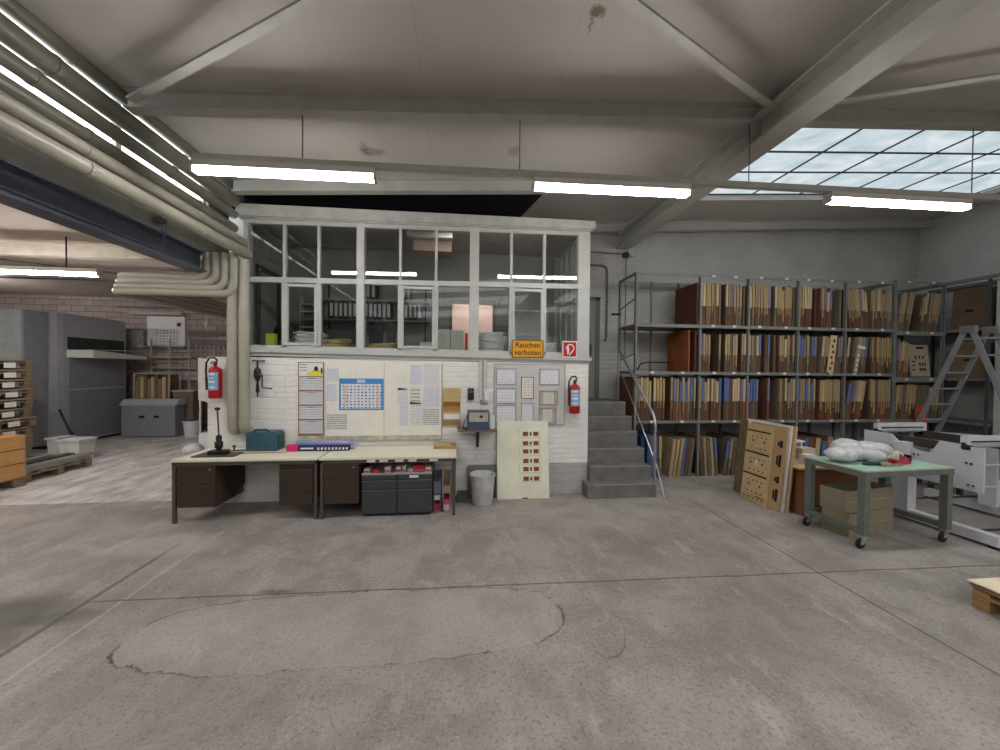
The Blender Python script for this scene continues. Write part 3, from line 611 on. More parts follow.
m=MB(); m.box(x0,x1,yw-.022,yw-.018,z0,z1); build('blue_sheet',m,BL,t)
m=MB(); m.box(x0+.025,x1-.03,yw-.024,yw-.022,z0+.02,z1-.075); build('day_grid',m,grid('planner_grid',(222,226,236),(96,104,120),.05,.042,.7),t)
m=MB(); m.box(-1.42,-1.3,yw-.024,yw-.022,z1-.062,z1-.012); build('year_plate',m,M('pale_blue',(150,196,228),.6),t)
text('2023',.052,PAPW,t,(-1.36,yw-.0245,z1-.038))
m=MB(); m.box(-1.59,-1.565,yw-.0245,yw-.024,z0+.05,z1-.1); m.box(-1.14,-1.115,yw-.0245,yw-.024,z0+.05,z1-.1); build('marked_column',m,M('orange_ink',(232,190,160),.6),t)
P1=paper('printed_notice'); P2=paper('dense_notice',(220,219,214),(96,96,98),.03,.6,30); P3=paper('faint_notice',(222,222,232),(150,152,176),.018,.55)
def sheet(x0,x1,z0,z1,mat,label,dy=.02,group='notices on the cream wall panel',name='notice_sheet',clip=None):
    t=thing(name,label,'notice',((x0+x1)/2,yw-dy,z0),group)
    m=MB(); m.box(x0,x1,yw-dy-.002,yw-dy,z0,z1); build('sheet',m,mat,t)
    if clip:
        m=MB(); m.prism([(x0+.0,z1-.02),(x1-.01,z1-.012),(x1-.01,z1+.0),(x0,z1+.014)],yw-dy-.008,yw-dy-.002); build('holder_strip',m,M('dark_holder',(70,68,68),.5),t)
    return t
sheet(-1.82,-1.66,1.66,1.84,P3,'faint small sheet right of the tall calendar, topmost'); sheet(-1.82,-1.69,1.38,1.62,P3,'faint sheet with small drawings left of the year planner')
sheet(-1.82,-1.55,.99,1.2,P2,'lined table sheet below left of the year planner')
sheet(-.86,-.72,1.33,1.56,P1,'white notice under a dark strip, left of the cluster',clip=1); sheet(-.83,-.72,1.04,1.32,P3,'white notice hanging low left in the cluster of papers')
sheet(-.69,-.53,1.62,1.9,P3,'white sheet top left in the cluster of papers'); sheet(-.51,-.28,1.6,1.92,P1,'white sheet top right in the cluster of papers')
sheet(-.69,-.55,1.38,1.58,paper('green_notice',(216,220,208),(150,158,130),.05,.7,10),'sheet with greenish bars in the middle of the cluster'); sheet(-.69,-.52,1.06,1.36,P1,'white notice under a dark strip, bottom middle of the cluster',clip=1,dy=.022)
sheet(-.51,-.28,1.3,1.59,P3,'pale sheet right side middle of the cluster'); sheet(-.51,-.28,1.05,1.28,P2,'table sheet bottom right of the cluster')
t=thing('sample_board','tan cardboard sample card with brown bands and a white strip','sample card',(-.13,yw,1.06),)
m=MB(); m.box(-.23,.02,yw-.02,yw,1.03,1.57); build('card',m,TAN,t); m=MB(); m.box(-.228,.018,yw-.024,yw-.02,1.31,1.375); build('brown_band',m,M('brown_card',(140,92,42),.8),t)
m=MB(); m.box(-.228,.018,yw-.023,yw-.02,1.235,1.31); build('light_brown_band',m,M('lbrown_card',(176,130,66),.8),t); m=MB(); m.box(-.215,.01,yw-.024,yw-.02,1.13,1.2); build('white_strip',m,PAPW,t)
m=MB(); m.box(-.228,.018,yw-.023,yw-.02,1.04,1.11); build('olive_band',m,M('olive_card',(150,130,90),.8),t)
t=thing('wall_telephone','small black handset in a holder on the white wall','telephone',(.16,yw,1.4)); m=MB(); m.box(.125,.21,yw-.04,yw,1.40,1.57); build('handset',m,BLACK,t,bevel=.006)
m=MB(); m.box(.14,.195,yw-.042,yw-.04,1.5,1.55); build('display',m,M('grey_display',(86,90,96),.3),t); m=MB(); m.tube([(.165,yw-.02,1.4),(.17,yw-.01,1.34),(.2,yw-.01,1.33)],.005,6); build('cord',m,WHITEP,t)
t=thing('cable_duct','grey cable duct with switch box running down from the sill','cable duct',(.36,yw,1.3))
m=MB(); m.box(.29,.33,yw-.03,yw,1.4,1.97); m.box(.345,.40,yw-.035,yw,1.45,1.97); build('duct',m,WINW,t); m=MB(); m.box(.365,.43,yw-.05,yw,1.4,1.56); build('switch_box',m,WHITEP,t,bevel=.004)
m=MB(); m.tube([(.31,yw-.015,1.4),(.32,yw-.02,1.36),(.36,yw-.02,1.35),(.41,yw-.02,1.36)],.01,8); build('cable',m,M('grey_cable',(110,110,108),.5),t)
# shelf with tester device
t=thing('small_wall_shelf','brown wooden wall shelf on a dark bracket','shelf',(.27,yw,.7)); m=MB(); m.box(-.02,.52,yw-.3,yw,.985,1.01); build('shelf_board',m,wood('shelf_wood',(96,80,66),(124,108,92)),t)
m=MB(); m.box(.25,.29,yw-.03,yw,.72,.985); m.prism([(yw-.03,.74),(yw-.03,.8),(yw-.24,.985),(yw-.28,.985)],.255,.285,'x'); build('bracket',m,M('dark_iron',(62,60,58),.6),t)
t=thing('desk_device','small tabletop device with beige window and blue front on the wall shelf','device',(.27,yw-.16,1.01))
m=MB(); m.box(.12,.42,yw-.27,yw-.06,1.01,1.27); build('body',m,M('slate_case',(74,82,98),.5),t,bevel=.008); m=MB(); m.box(.14,.4,yw-.276,yw-.27,1.12,1.25); c=build('front_window',m,M('beige_window',(178,172,156),.4),t)
m=MB(); m.box(.28,.33,yw-.279,yw-.276,1.18,1.2); m.box(.3,.315,yw-.279,yw-.276,1.17,1.22); build('mark',m,BLACK,c)
m=MB(); m.box(.12,.42,yw-.285,yw-.27,1.01,1.1); build('blue_front',m,M('slate_blue_front',(66,80,108),.4),t); m=MB(); m.tube([(.12,yw-.2,1.2),(.07,yw-.2,1.1),(.06,yw-.18,1.02),(.12,yw-.16,1.015)],.006,6); build('cord',m,BLACK,t)
m=MB(); m.box(.43,.5,yw-.2,yw-.14,1.01,1.2); solo('white_switch',m,WHITEP,'small white box standing right of the tabletop device','box')
# frame panel right
t=thing('notice_board','light grey pin panel near the stairs that carries framed sheets','notice board',(1.0,yw,1.05)); m=MB(); m.box(.5,1.56,yw-.014,yw,1.03,1.93); build('panel',m,M('pale_grey_panel',(198,197,192),.6,var=.03),t)
m=MB(); m.frame(.5,1.56,1.03,1.93,yw-.02,yw-.014,.012); build('rim',m,M('panel_rim',(160,160,156),.5),t)
fr=[(.53,.83,1.62,1.86,0,'plastic sleeve top left on the grey notice panel'),(.53,.83,1.35,1.575,0,'plastic sleeve middle left on the grey notice panel'),(.53,.83,1.06,1.33,0,'plastic sleeve bottom left on the grey notice panel'),
 (.9,1.09,1.42,1.74,1,'portrait frame with red border in the middle of the grey notice panel'),(.9,1.09,1.06,1.36,2,'faint portrait sheet bottom middle of the grey notice panel'),(1.17,1.47,1.62,1.86,0,'plastic sleeve top right on the grey notice panel'),
 (1.17,1.45,1.32,1.54,3,'photo sheet in holder, right side middle of the grey panel'),(1.17,1.43,1.045,1.29,3,'photo sheet in holder, bottom right of the grey panel')]
for x0,x1,z0,z1,k,lab in fr:
    t=thing('framed_notice',lab,'framed notice',((x0+x1)/2,yw-.02,z0),'framed sheets on the grey notice panel')
    m=MB(); m.frame(x0,x1,z0,z1,yw-.024,yw-.014,.012); build('frame',m,[M('grey_frame',(150,150,150),.4),M('redbrown_frame',(150,110,104),.5),M('pale_frame',(176,170,164),.5),M('tanframe',(150,142,134),.5)][k],t)
    ins=(.012,.012,.012,.05)[k]; m=MB(); m.box(x0+.012,x1-.012,yw-.018,yw-.014,z0+.012,z1-.012); build('backing',m,[P3,PAPW,M('faint_sheet',(206,204,198),.7),M('beige_back',(176,170,162),.6)][k],t)
    m=MB(); m.box(x0+ins+.01,x1-ins-.01,yw-.02,yw-.018,z0+.03,z1-.03); build('print',m,[P1,grid('map_print',(222,216,212),(120,104,96),.05,.04,.3),P3,grid('map_print2',(208,206,196),(120,116,104),.03,.03,.35)][k],t)
# fire extinguishers
def ext(loc,label,s=1.0,lab=1):
    t=thing('fire_extinguisher',label,'fire extinguisher')
    m=MB(); m.lathe([(0,0),(.072,0),(.08,.012),(.08,.39),(.072,.42),(.045,.44),(.03,.45),(0,.45)],n=24); build('cylinder',m,RED,t,smooth=True)
    m=MB(); m.tube([(0,0,.45),(0,0,.49)],.022,10); m.box(-.015,.015,-.09,.03,.49,.505); m.box(-.012,.012,-.08,.02,.515,.525); build('valve',m,M('ext_metal',(120,40,38),.4),t)
    m=MB(); m.tube([(0,.0,.49),(.03,-.01,.54),(.0,-.02,.575),(-.06,-.03,.57),(-.1,-.03,.5),(-.105,-.03,.4),(-.1,-.03,.3)],.012,8); build('hose',m,BLACK,t,smooth=True)
    m=MB(); m.tube([(-.1,-.03,.3),(-.095,-.03,.12)],.016,8); build('nozzle',m,M('dark_red_plastic',(90,24,26),.5),t)
    m=MB(); n=10; a0,a1=-PI*.85,-PI*.2; rr=.0815
    for k in range(n):
        a=a0+(a1-a0)*k/n; b=a0+(a1-a0)*(k+1)/n
        vs=[m.b.verts.new((rr*math.cos(q),rr*math.sin(q),z)) for q,z in ((a,.12),(b,.12),(b,.37),(a,.37))]; m.b.faces.new(vs)
    c=build('instruction_label',m,M('label_blue',(126,176,214),.5,var=.02),t)
    m=MB()
    for z,h in ((.33,.025),(.28,.012),(.22,.03),(.15,.018)):
        for k in range(n-2):
            a=a0+.1+(a1-a0-.3)*k/n; b=a0+.1+(a1-a0-.3)*(k+1)/n
            vs=[m.b.verts.new((.0822*math.cos(q),.0822*math.sin(q),zz)) for q,zz in ((a,z),(b,z),(b,z+h),(a,z+h))]; m.b.faces.new(vs)
    build('printed_text',m,PAPW,c)
    m=MB(); m.box(-.03,.03,.07,.1,.1,.42); build('wall_bracket',m,BLACK,t)
    t.scale=(s,s,s); place(t,loc); return t
e1=ext((-3.2,yw-.105,1.43),'red fire extinguisher with black hose at the wall end beside the pipes',.93)
e2=ext((1.68,yw-.105,1.215),'red fire extinguisher with black hose beside the stairs',.94)
# hand drill on hook
t=thing('hand_drill','dark hand crank drill hanging from the sill','hand drill',(-2.7,yw-.06,1.5))
m=MB(); m.tube([(-2.7,yw-.06,1.93),(-2.7,yw-.06,1.84)],.012,8); m.tube([(-2.7,yw-.06,1.84),(-2.7,yw-.06,1.8),(-2.7,yw-.06,1.72),(-2.7,yw-.06,1.66)],[.02,.045,.045,.02],10); m.tube([(-2.7,yw-.06,1.66),(-2.7,yw-.06,1.52),(-2.7,yw-.06,1.5)],[.012,.024,.012],8); m.tube([(-2.7,yw-.06,1.54),(-2.7,yw-.06,1.45)],.008,6); build('drill_body',m,BLACK,t,smooth=True)
m=MB(); m.tube([(-2.7,yw-.08,1.75),(-2.62,yw-.1,1.74),(-2.62,yw-.1,1.57),(-2.5,yw-.1,1.56)],.011,8); build('crank',m,M('worn_steel',(96,94,92),.4,.6),t)
m=MB(); m.tube([(-2.78,yw-.03,1.93),(-2.62,yw-.03,1.93)],.01,6); build('hook_bar',m,BLACK,t)
# cream board leaning
t=thing('leaning_board','pale cream painted board with red-brown square cutouts leaning on the white wall','board')
m=MB(); m.box(-.375,.375,-.012,.012,0,1.1); build('board',m,M('pale_cream_board',(226,225,204),.45,var=.06,scale=3),t)
cc=M('redbrown_square',(134,68,30),.7)
m=MB()
for k in range(6):
    z=.25+k*.125+(.01 if k%2 else 0)
    m.box(.0,.08,-.014,-.012,z,z+.06); m.box(.1,.13,-.014,-.012,z+.005,z+.055); m.box(.155,.23,-.014,-.012,z,z+.06)
build('square_marks',m,cc,t)
m=MB()
for k in range(6):
    z=.235+k*.125
    m.box(-.04,.25,-.0135,-.012,z,z+.004)
    if k%2: m.box(-.06,-.055,-.0135,-.012,z,z+.13)
m.box(.246,.25,-.0135,-.012,.235,.98); build('drawn_lines',m,M('pencil_line',(150,148,110),.7),t)
m=MB(); m.box(-.02,.06,-.014,-.012,.003,.018); build('black_tab',m,BLACK,t)
place(t,(.925,5.25,0.003),0,-.15,0)
# bins
t=thing('waste_bin','white dusty round waste bin under the wall shelf','waste bin',(.33,5.12,0)); 
m=MB(); m.lathe([(0,0),(.135,0),(.14,.01),(.165,.38),(.178,.385),(.178,.41),(.165,.41),(.155,.38),(.13,.03),(0,.03)],(.33,5.14,0),28); build('bin_body',m,M('dusty_white_plastic',(196,196,194),.55,var=.12,scale=9),t,smooth=True)
m=MB(); m.ico((.33,5.14,.3),.14,2,(1,1,.35),.15); build('waste_sheet',m,M('crumpled_sheet',(180,180,178),.7,var=.2,scale=14),t)
m=MB(); m.box(.13,.54,5.36,5.42,0,.46); solo('grey_panel',m,M('grey_panel_paint',(110,110,110),.6),'grey board standing on the floor behind the white waste bin','board')
m=MB(); m.box(-.02,.13,5.2,5.4,0,.1); solo('green_tin',m,M('green_tin',(70,86,80),.5),'low dark green tin on the floor left of the waste bin','tin')
# ================================================================== DESKS
ZT=.75
def desk(x0,x1,yf,yb,label):
    t=thing('work_desk',label,'desk',((x0+x1)/2,(yf+yb)/2,0),'two desks in a row along the white wall')
    m=MB(); m.box(x0,x1,yf,yb,ZT-.028,ZT); build('desk_top',m,CREAM,t,bevel=.003)
    m=MB(); m.box(x0+.01,x1-.01,yf+.01,yf+.035,ZT-.07,ZT-.028); m.box(x0+.01,x1-.01,yb-.035,yb-.01,ZT-.07,ZT-.028); m.box(x0+.01,x0+.035,yf+.01,yb-.01,ZT-.07,ZT-.028); m.box(x1-.035,x1-.01,yf+.01,yb-.01,ZT-.07,ZT-.028); build('frame_rail',m,LEGB,t)
    for x in (x0+.01,x1-.045):
        for y in (yf+.01,yb-.045): m=MB(); m.box(x,x+.035,y,y+.035,0,ZT-.07); build('leg',m,LEGB,t)
    return t
def pedestal(t,x0,x1,yf,yb,zs,knob=True,z0=.18):
    m=MB(); m.box(x0,x1,yf+.02,yb,z0,ZT-.07); p=build('pedestal',m,BROWNM,t)
    for a,b in zip(zs,zs[1:]):
        m=MB(); m.box(x0+.003,x1-.003,yf,yf+.019,a+.004,b-.004); d=build('drawer',m,BROWNM,p)
        m=MB(); m.box(x0+.003,x1-.003,yf-.006,yf,b-.012,b-.006); build('drawer_grip',m,M('grip_edge',(98,84,74),.4),d)
    if knob: m=MB(); m.tube([(x1-.06,yf-.006,ZT-.12),(x1-.06,yf,ZT-.12)],.01,10); build('lock',m,SILV,p)
YF=4.74; YK=5.40
dk=desk(-3.34,-1.70,YF,YK,'cream topped desk with brown drawers, left of the two, holding the lever press')
pedestal(dk,-3.28,-2.86,YF+.015,YK-.06,(.18,.455,ZT-.075)); pedestal(dk,-2.15,-1.76,YF+.015,YK-.06,(.18,.33,.48,.61),False)
m=MB(); m.prism([(YF+.1,ZT-.08),(YK-.06,ZT-.08),(YK-.06,.3),(YF+.35,.2)],-2.855,-2.84,'x'); build('side_panel',m,M('very_dark_panel',(36,32,30),.6),dk)
dk2=desk(-1.68,-.03,YF-.01,YK,'cream topped desk with brown door, right of the two, over the grey drawer units')
pedestal(dk2,-1.63,-1.22,YF+.005,YK-.06,(.18,.35,.5,ZT-.075))
m=MB(); 
for x in (-1.12,-.97,-.78,-.62,-.36): m.box(x,x+.1,YF-.004,YF,ZT-.055,ZT-.03)
for k,x in enumerate((-1.12,-.97,-.78,-.62,-.36)):
    pass
m.b.free()
for x in (-1.12,-.97,-.78,-.62,-.36): m=MB(); m.box(x,x+.1,YF-.004,YF,ZT-.06,ZT-.032); build('label_tag',m,PAPW,dk2)
for k,(x0,x1) in enumerate(((-1.19,-.765),(-.76,-.33))):
    t=thing('drawer_unit',['dark grey metal drawer unit under the right desk, left one of the pair','dark grey drawer unit with white label under the right desk'][k],'drawer unit',((x0+x1)/2,5.0,0),'grey drawer units under the desk')
    yf=YF+.03; m=MB(); m.box(x0,x1,yf+.02,YK-.1,.03,.525); build('body',m,DGREY,t); m=MB(); m.box(x0+.02,x1-.02,yf+.04,YK-.12,0,.03); build('plinth',m,BLACK,t)
    m=MB(); m.box(x0,x1,yf-.002,YK-.1,.525,.54); build('top_edge',m,M('light_grey_edge',(176,172,166),.5),t)
    for a,b in ((.04,.335),(.345,.455),(.465,.522)):
        m=MB(); m.box(x0+.004,x1-.004,yf,yf+.02,a,b); d=build('drawer',m,DGREY,t)
        m=MB(); m.box(x0+.004,x1-.004,yf-.004,yf,b-.01,b-.003); build('drawer_grip',m,M('grey_grip',(120,120,122),.4),d)
    if k: m=MB(); m.box(x0+.15,x0+.26,yf-.003,yf,.48,.515); build('label_tag',m,PAPW,t)
# small boxes on drawer units
RB=M('red_box',(184,40,50),.6); WB=M('white_small_box',(214,206,202),.6); PB=M('pink_box',(214,90,130),.6)
sm=[(-1.17,.07,.05,WB,RB,'white'),(-1.06,.08,.05,RB,RB,'red'),(-.92,.07,.07,WB,WB,'white'),(-.78,.06,.07,WB,RB,'white'),(-.7,.04,.08,WB,WB,'narrow white'),(-.64,.07,.04,WB,WB,'flat white'),(-.56,.13,.08,RB,RB,'long red'),(-.42,.07,.06,WB,WB,'white')]
for i,(x,w,h,a,b,nm) in enumerate(sm):
    t=thing('small_carton','%s small carton, %s from the left on the grey drawer units'%(nm,ords[i]),'carton',(x+w/2,4.86,.54),'small cartons on the drawer units')
    m=MB(); m.box(x,x+w,YF+.06,YF+.16,.54,.54+h); build('carton_body',m,a,t); m=MB(); m.box(x+.004,x+w-.004,YF+.057,YF+.06,.55,.54+h*.5); build('print',m,b if b!=a else PB,t)
# file holders right of the units
for k,(x,c) in enumerate(((-.27,M('blue_grey_holder',(110,118,132),.5)),(-.15,M('tan_holder',(168,146,124),.6)))):
    t=thing('file_holder',['blue-grey open file holder beside the drawer units','tan open file holder standing nearest the right desk leg'][k],'file holder',(x,4.95,0),'file holders under the desk end')
    y0=4.86; m=MB(); m.prism([(y0,.0),(5.2,.0),(5.2,.46),(y0+.02,.42-.06*k),(y0,.25)],x-.045,x-.038,'x'); m.prism([(y0,.0),(5.2,.0),(5.2,.46),(y0+.02,.42-.06*k),(y0,.25)],x+.038,x+.045,'x'); m.box(x-.045,x+.045,5.19,5.2,0,.46); m.box(x-.045,x+.045,y0,y0+.01,0,.02)
    build('holder_shell',m,c,t); m=MB(); m.box(x-.038,x+.038,y0+.01,y0+.016,.24,.4-.06*k); build('front_card',m,c,t)
for i,(x,z,h,mt,nm) in enumerate(((-.27,.005,.1,RB,'red carton low in the blue-grey file holder'),(-.27,.15,.06,WB,'white carton higher in the blue-grey file holder'),(-.15,.005,.08,WB,'white carton low in the tan file holder'),(-.15,.09,.06,PB,'pink carton higher in the tan file holder'))):
    m=MB(); m.box(x-.035,x+.035,4.88,5.1,z,z+h); solo('small_carton',m,mt,nm,'carton')
# desktop things
t=thing('lever_press','dark hand lever press on a flat brown plate, standing on the left desk','hand press',(-2.98,5.0,ZT))
m=MB(); m.box(-3.2,-2.72,4.86,5.1,ZT,ZT+.012); build('base_plate',m,M('brown_plate',(84,74,64),.5),t)
m=MB(); m.box(-3.06,-2.86,4.93,5.05,ZT+.012,ZT+.06); m.tube([(-2.96,4.99,ZT+.06),(-2.96,4.99,ZT+.08),(-2.96,4.99,ZT+.1),(-2.96,4.99,ZT+.16),(-2.96,4.99,ZT+.18),(-2.96,4.99,ZT+.22),(-2.96,4.99,ZT+.25)],[.03,.03,.045,.045,.028,.034,.02],12); build('press_head',m,BLACK,t,smooth=True)
m=MB(); m.tube([(-2.96,4.99,ZT+.24),(-2.97,4.98,ZT+.56)],.009,8); l=build('lever',m,M('dark_steel',(70,68,66),.4,.5),t); m=MB(); m.ico((-2.97,4.98,ZT+.575),.03,2,(1.1,1.1,.7)); build('knob',m,BLACK,l,smooth=True)
m=MB(); m.tube([(-2.86,5.0,ZT+.045),(-2.5,5.12,ZT+.04)],.01,8); m.tube([(-2.8,5.02,ZT+.04),(-2.8,5.02,ZT+.1)],.01,8); m.ico((-2.8,5.02,ZT+.1),.022,1); build('stop_rod',m,M('worn_steel',(96,94,92),.4,.6),t)
m=MB(); m.tube([(-2.7,5.05,ZT+.005),(-2.2,5.07,ZT+.005)],.005,6); solo('thin_rod',m,M('brass_rod',(150,130,96),.4,.5),'thin rod lying on the desk right of the lever press','rod')
TEAL=M('teal_case',(52,88,104),.45,var=.05)
t=thing('tool_case','blue-green hard plastic case with handle at the back of the left desk','case',(-2.55,5.27,ZT))
m=MB(); m.prism([(-2.74,ZT+.002),(-2.36,ZT+.002),(-2.36,ZT+.22),(-2.4,ZT+.25),(-2.70,ZT+.25),(-2.74,ZT+.22)],5.16,5.39); build('case_body',m,TEAL,t,bevel=.008)
m=MB(); m.tube([(-2.66,5.2,ZT+.25),(-2.64,5.19,ZT+.275),(-2.5,5.19,ZT+.28),(-2.46,5.2,ZT+.25)],.012,8); build('handle',m,M('dark_teal',(36,58,68),.5),t)
m=MB(); m.box(-2.358,-2.35,5.2,5.35,ZT+.04,ZT+.2); build('green_side',m,M('green_side',(46,84,66),.5),t)
for k,(c,y,z,lab) in enumerate(((M('pink_wrap',(206,40,110),.5),5.17,0,'pink and dark blue wrapped long pack lying on the desk, in front'),(M('lilac_wrap',(170,170,216),.5),5.27,.0,'lilac and pale blue long pack lying behind the pink one'))):
    t=thing('long_pack',lab,'package',(-1.85,y,ZT),'long wrapped packs on the desk')
    x0,x1=(-2.22,-1.44) if k==0 else (-2.14,-1.4)
    m=MB(); m.box(x0,x1,y-.045,y+.045,ZT+.002,ZT+.075+.03*k); build('pack_body',m,M('navy_wrap',(34,50,92),.45) if k==0 else c,t,bevel=.006)
    m=MB(); m.box(x0-.004,x0+.14,y-.05,y+.05,ZT+.001,ZT+.08+.03*k); build('end_wrap',m,M('pink_wrap',(206,40,110),.5) if k==0 else M('pale_blue_wrap',(120,170,210),.5),t)
    m=MB()
    for q in range(9): m.box(x0+.38+q*.045,x0+.405+q*.045,y-.049,y-.045,ZT+.02,ZT+.05)
    m.box(x0+.17,x0+.33,y-.049,y-.045,ZT+.03,ZT+.05); build('printed_panel',m,PAPW,t)
t=thing('flat_carton','flat brown cardboard lid on the right end of the desks','carton',(-.18,5.28,ZT)); m=MB(); m.box(-.34,.0-.03,5.17,5.38,ZT,ZT+.04); build('lid',m,CARD,t); m=MB(); m.box(-.335,-.1,5.175,5.375,ZT+.04,ZT+.055); build('upper_sheet',m,TAN,t)
# ================================================================== STAIRS AND RAIL
m=MB(); st=[(5.17,.2),(5.33,.42),(5.54,.64),(5.78,.86),(5.98,1.08),(6.22,1.3)]
poly=[(5.17,0)]; 
for i,(y,z) in enumerate(st):
    poly.append((y,z)); poly.append((st[i+1][0] if i<5 else YB-.01,z))
poly.append((YB-.01,0))
m.prism(poly,1.925,2.87,'x'); m.box(1.84,1.925,5.17,5.42,0,.2); 
t=thing('concrete_stairs','grey concrete steps rising to the office door between office and rack','stairs',(2.4,6.1,0)); build('flight',m,CONC,t)
m=MB()
for y,z in st: m.box(1.93,2.872,y-.006,y+.02,z-.012,z+.003)
build('step_nosing',m,M('pale_nosing',(138,137,134),.6),t)
t=thing('stair_handrail','bare steel tube handrail on the open side of the steps','handrail',(2.95,5.4,0))
rx=2.94
m=MB(); m.tube([(rx,6.7,2.26),(rx,6.66,2.22),(rx,5.42,1.19),(rx,5.36,1.1),(rx,5.34,1.0),(rx,5.345,.93)],.02,10); build('top_rail',m,SILV,t,smooth=True)
m=MB(); m.tube([(rx,5.35,.98),(rx,5.35,.0)],.018,10); build('post',m,SILV,t,smooth=True); m=MB(); m.tube([(rx,6.68,2.24),(rx,6.68,0)],.018,10); build('post',m,SILV,t,smooth=True)
m=MB(); m.tube([(rx+.02,6.6,1.8),(rx+.02,5.32,.42),(rx+.02,5.1,.02)],.011,8); build('lower_rail',m,SILV,t,smooth=True)
# conduits by the door
t=thing('wall_conduit','grey conduit bent down the back wall beside the landing door','conduit',(2.8,YB,2.4)); m=MB(); m.tube([(1.98,YB-.03,3.86),(2.72,YB-.03,3.86),(2.79,YB-.03,3.83),(2.82,YB-.03,3.75),(2.82,YB-.03,2.5),(2.8,YB-.04,2.43),(2.76,YB-.05,2.42)],.02,8); build('conduit_run',m,M('grey_conduit',(110,110,108),.5),t,smooth=True)
t=thing('wall_cable','thin dark cable and round junction box high on the back wall','cable',(3.1,YB,4.1)); m=MB(); m.tube([(1.98,YB-.02,4.12),(3.15,YB-.02,4.1)],.009,6); m.tube([(3.2,YB-.02,4.05),(3.2,YB-.02,2.0)],.007,6); build('cable_run',m,M('dark_cable',(84,82,80),.6),t)
m=MB(); m.lathe([(0,0),(.09,0),(.09,.05),(.07,.07),(0,.07)],n=18,m=Matrix.Translation((3.3,YB,4.15))@Matrix.Rotation(PI/2,4,'X')); build('junction_box',m,GREY_WALL,t,smooth=True)
m=MB(); m.box(3.14,3.24,YB-.06,YB,4.03,4.12); build('switch',m,BLACK,t)
# ================================================================== RACKS
YR0,YR1=6.13,6.82
def rack(name,label,xs,mids,shelves,x_to,ztop,left_open=None):
    t=thing('storage_rack',label,'rack',((xs[0]+xs[-1])/2,(YR0+YR1)/2,0))
    for x in xs:
        for y in (YR0,YR1-.04): m=MB(); m.box(x-.02,x+.02,y,y+.006,0,ztop); m.box(x-.02,x-.014,y,y+.04,0,ztop); build('upright',m,RACK,t)
    for x in mids:
        m=MB(); m.box(x-.012,x+.012,YR1-.04,YR1,0,ztop); build('divider_post',m,RACK,t)
    for z,h in shelves:
        m=MB(); m.box(xs[0]-.02,x_to,YR0-.004,YR1,z-.018,z); m.box(xs[0]-.02,x_to,YR0-.006,YR0-.002,z-h,z+.006); m.box(xs[0]-.02,x_to,YR1-.006,YR1,z-h,z+.01); s=build('shelf_board',m,RACK,t)
    m=MB(); m.box(xs[0]-.02,x_to,YR0-.004,YR0+.004,ztop-.05,ztop); m.box(xs[0]-.02,x_to,YR1-.008,YR1,ztop-.05,ztop); m.box(xs[0]-.02,xs[0]-.014,YR0,YR1,ztop-.05,ztop); m.box(x_to-.006,x_to,YR0,YR1,ztop-.05,ztop); build('top_rail',m,RACK,t)
    return t
MX=[3.62,4.63,5.57,6.5,7.54]
RK=rack('a','long grey steel rack full of upright cutting boards along the back wall',[3.0,4.17,5.08,6.05,7.0,8.0],MX,[(2.65,.05),(1.83,.045),(.98,.04)],8.0,3.53)
for z in (3.0,2.05): m=MB(); m.tube([(3.0,YR0,z+.1),(3.0,YR1,z-.02)],.012,6); build('side_strut',m,RACK,RK)
m=MB(); m.tube([(2.98,YR1-.05,2.9),(2.78,YR1-.2,2.87)],.022,8); build('rubber_arm',m,BLACK,RK)
RK2=rack('b','darker grey steel rack bay at the right end of the back wall',[8.04,9.07],[8.52],[(2.62,.07),(1.77,.09),(.98,.06)],9.09,3.56)
wl=M('shelf_label_white',(220,220,218),.6)
for x in (4.42,4.83,5.3,5.78,6.25,6.72,7.22,7.72):
    for z in (3.505,2.64,1.82,.97):
        m=MB(); xx=x+R.uniform(-.03,.03); m.box(xx-.03,xx+.03,YR0-.012,YR0-.007,z-.018,z+.018); build('shelf_label',m,wl,RK)
for x in (3.3,3.85):
    for z in (1.82,.97): m=MB(); m.box(x-.03,x+.03,YR0-.012,YR0-.007,z-.02,z+.016); build('shelf_label',m,wl,RK)
for x in (8.28,8.8):
    for z in (3.54,2.6,1.73): m=MB(); m.box(x-.03,x+.03,YR0-.012,YR0-.007,z-.018,z+.018); build('shelf_label',m,wl,RK2)
# side rack along the right wall
t=thing('corner_rack','dark grey steel rack along the right wall behind the ladder','rack',(9.4,5.9,0)); RK3=t
for x,y in ((9.12,5.56),(9.66,5.56),(9.66,6.7)): m=MB(); m.box(x-.018,x+.018,y-.018,y+.018,0,3.5); build('upright',m,M('dark_rack',(78,80,80),.5,0),t)
for z in (2.66,1.77,.98): m=MB(); m.box(9.11,9.69,5.53,6.8,z-.05,z); build('shelf_board',m,RACK,t)
m=MB(); m.box(9.1,9.14,2.6,6.8,3.5,3.56); m.box(9.66,9.7,2.6,6.8,3.5,3.56); m.box(9.1,9.7,2.6,2.65,3.5,3.56); build('top_rail',m,RACK,t)
for y in (2.62,): m=MB(); m.box(9.66,9.7,y-.03,y+.03,0,3.5); build('upright',m,M('dark_rack',(78,80,80),.5,0),t)
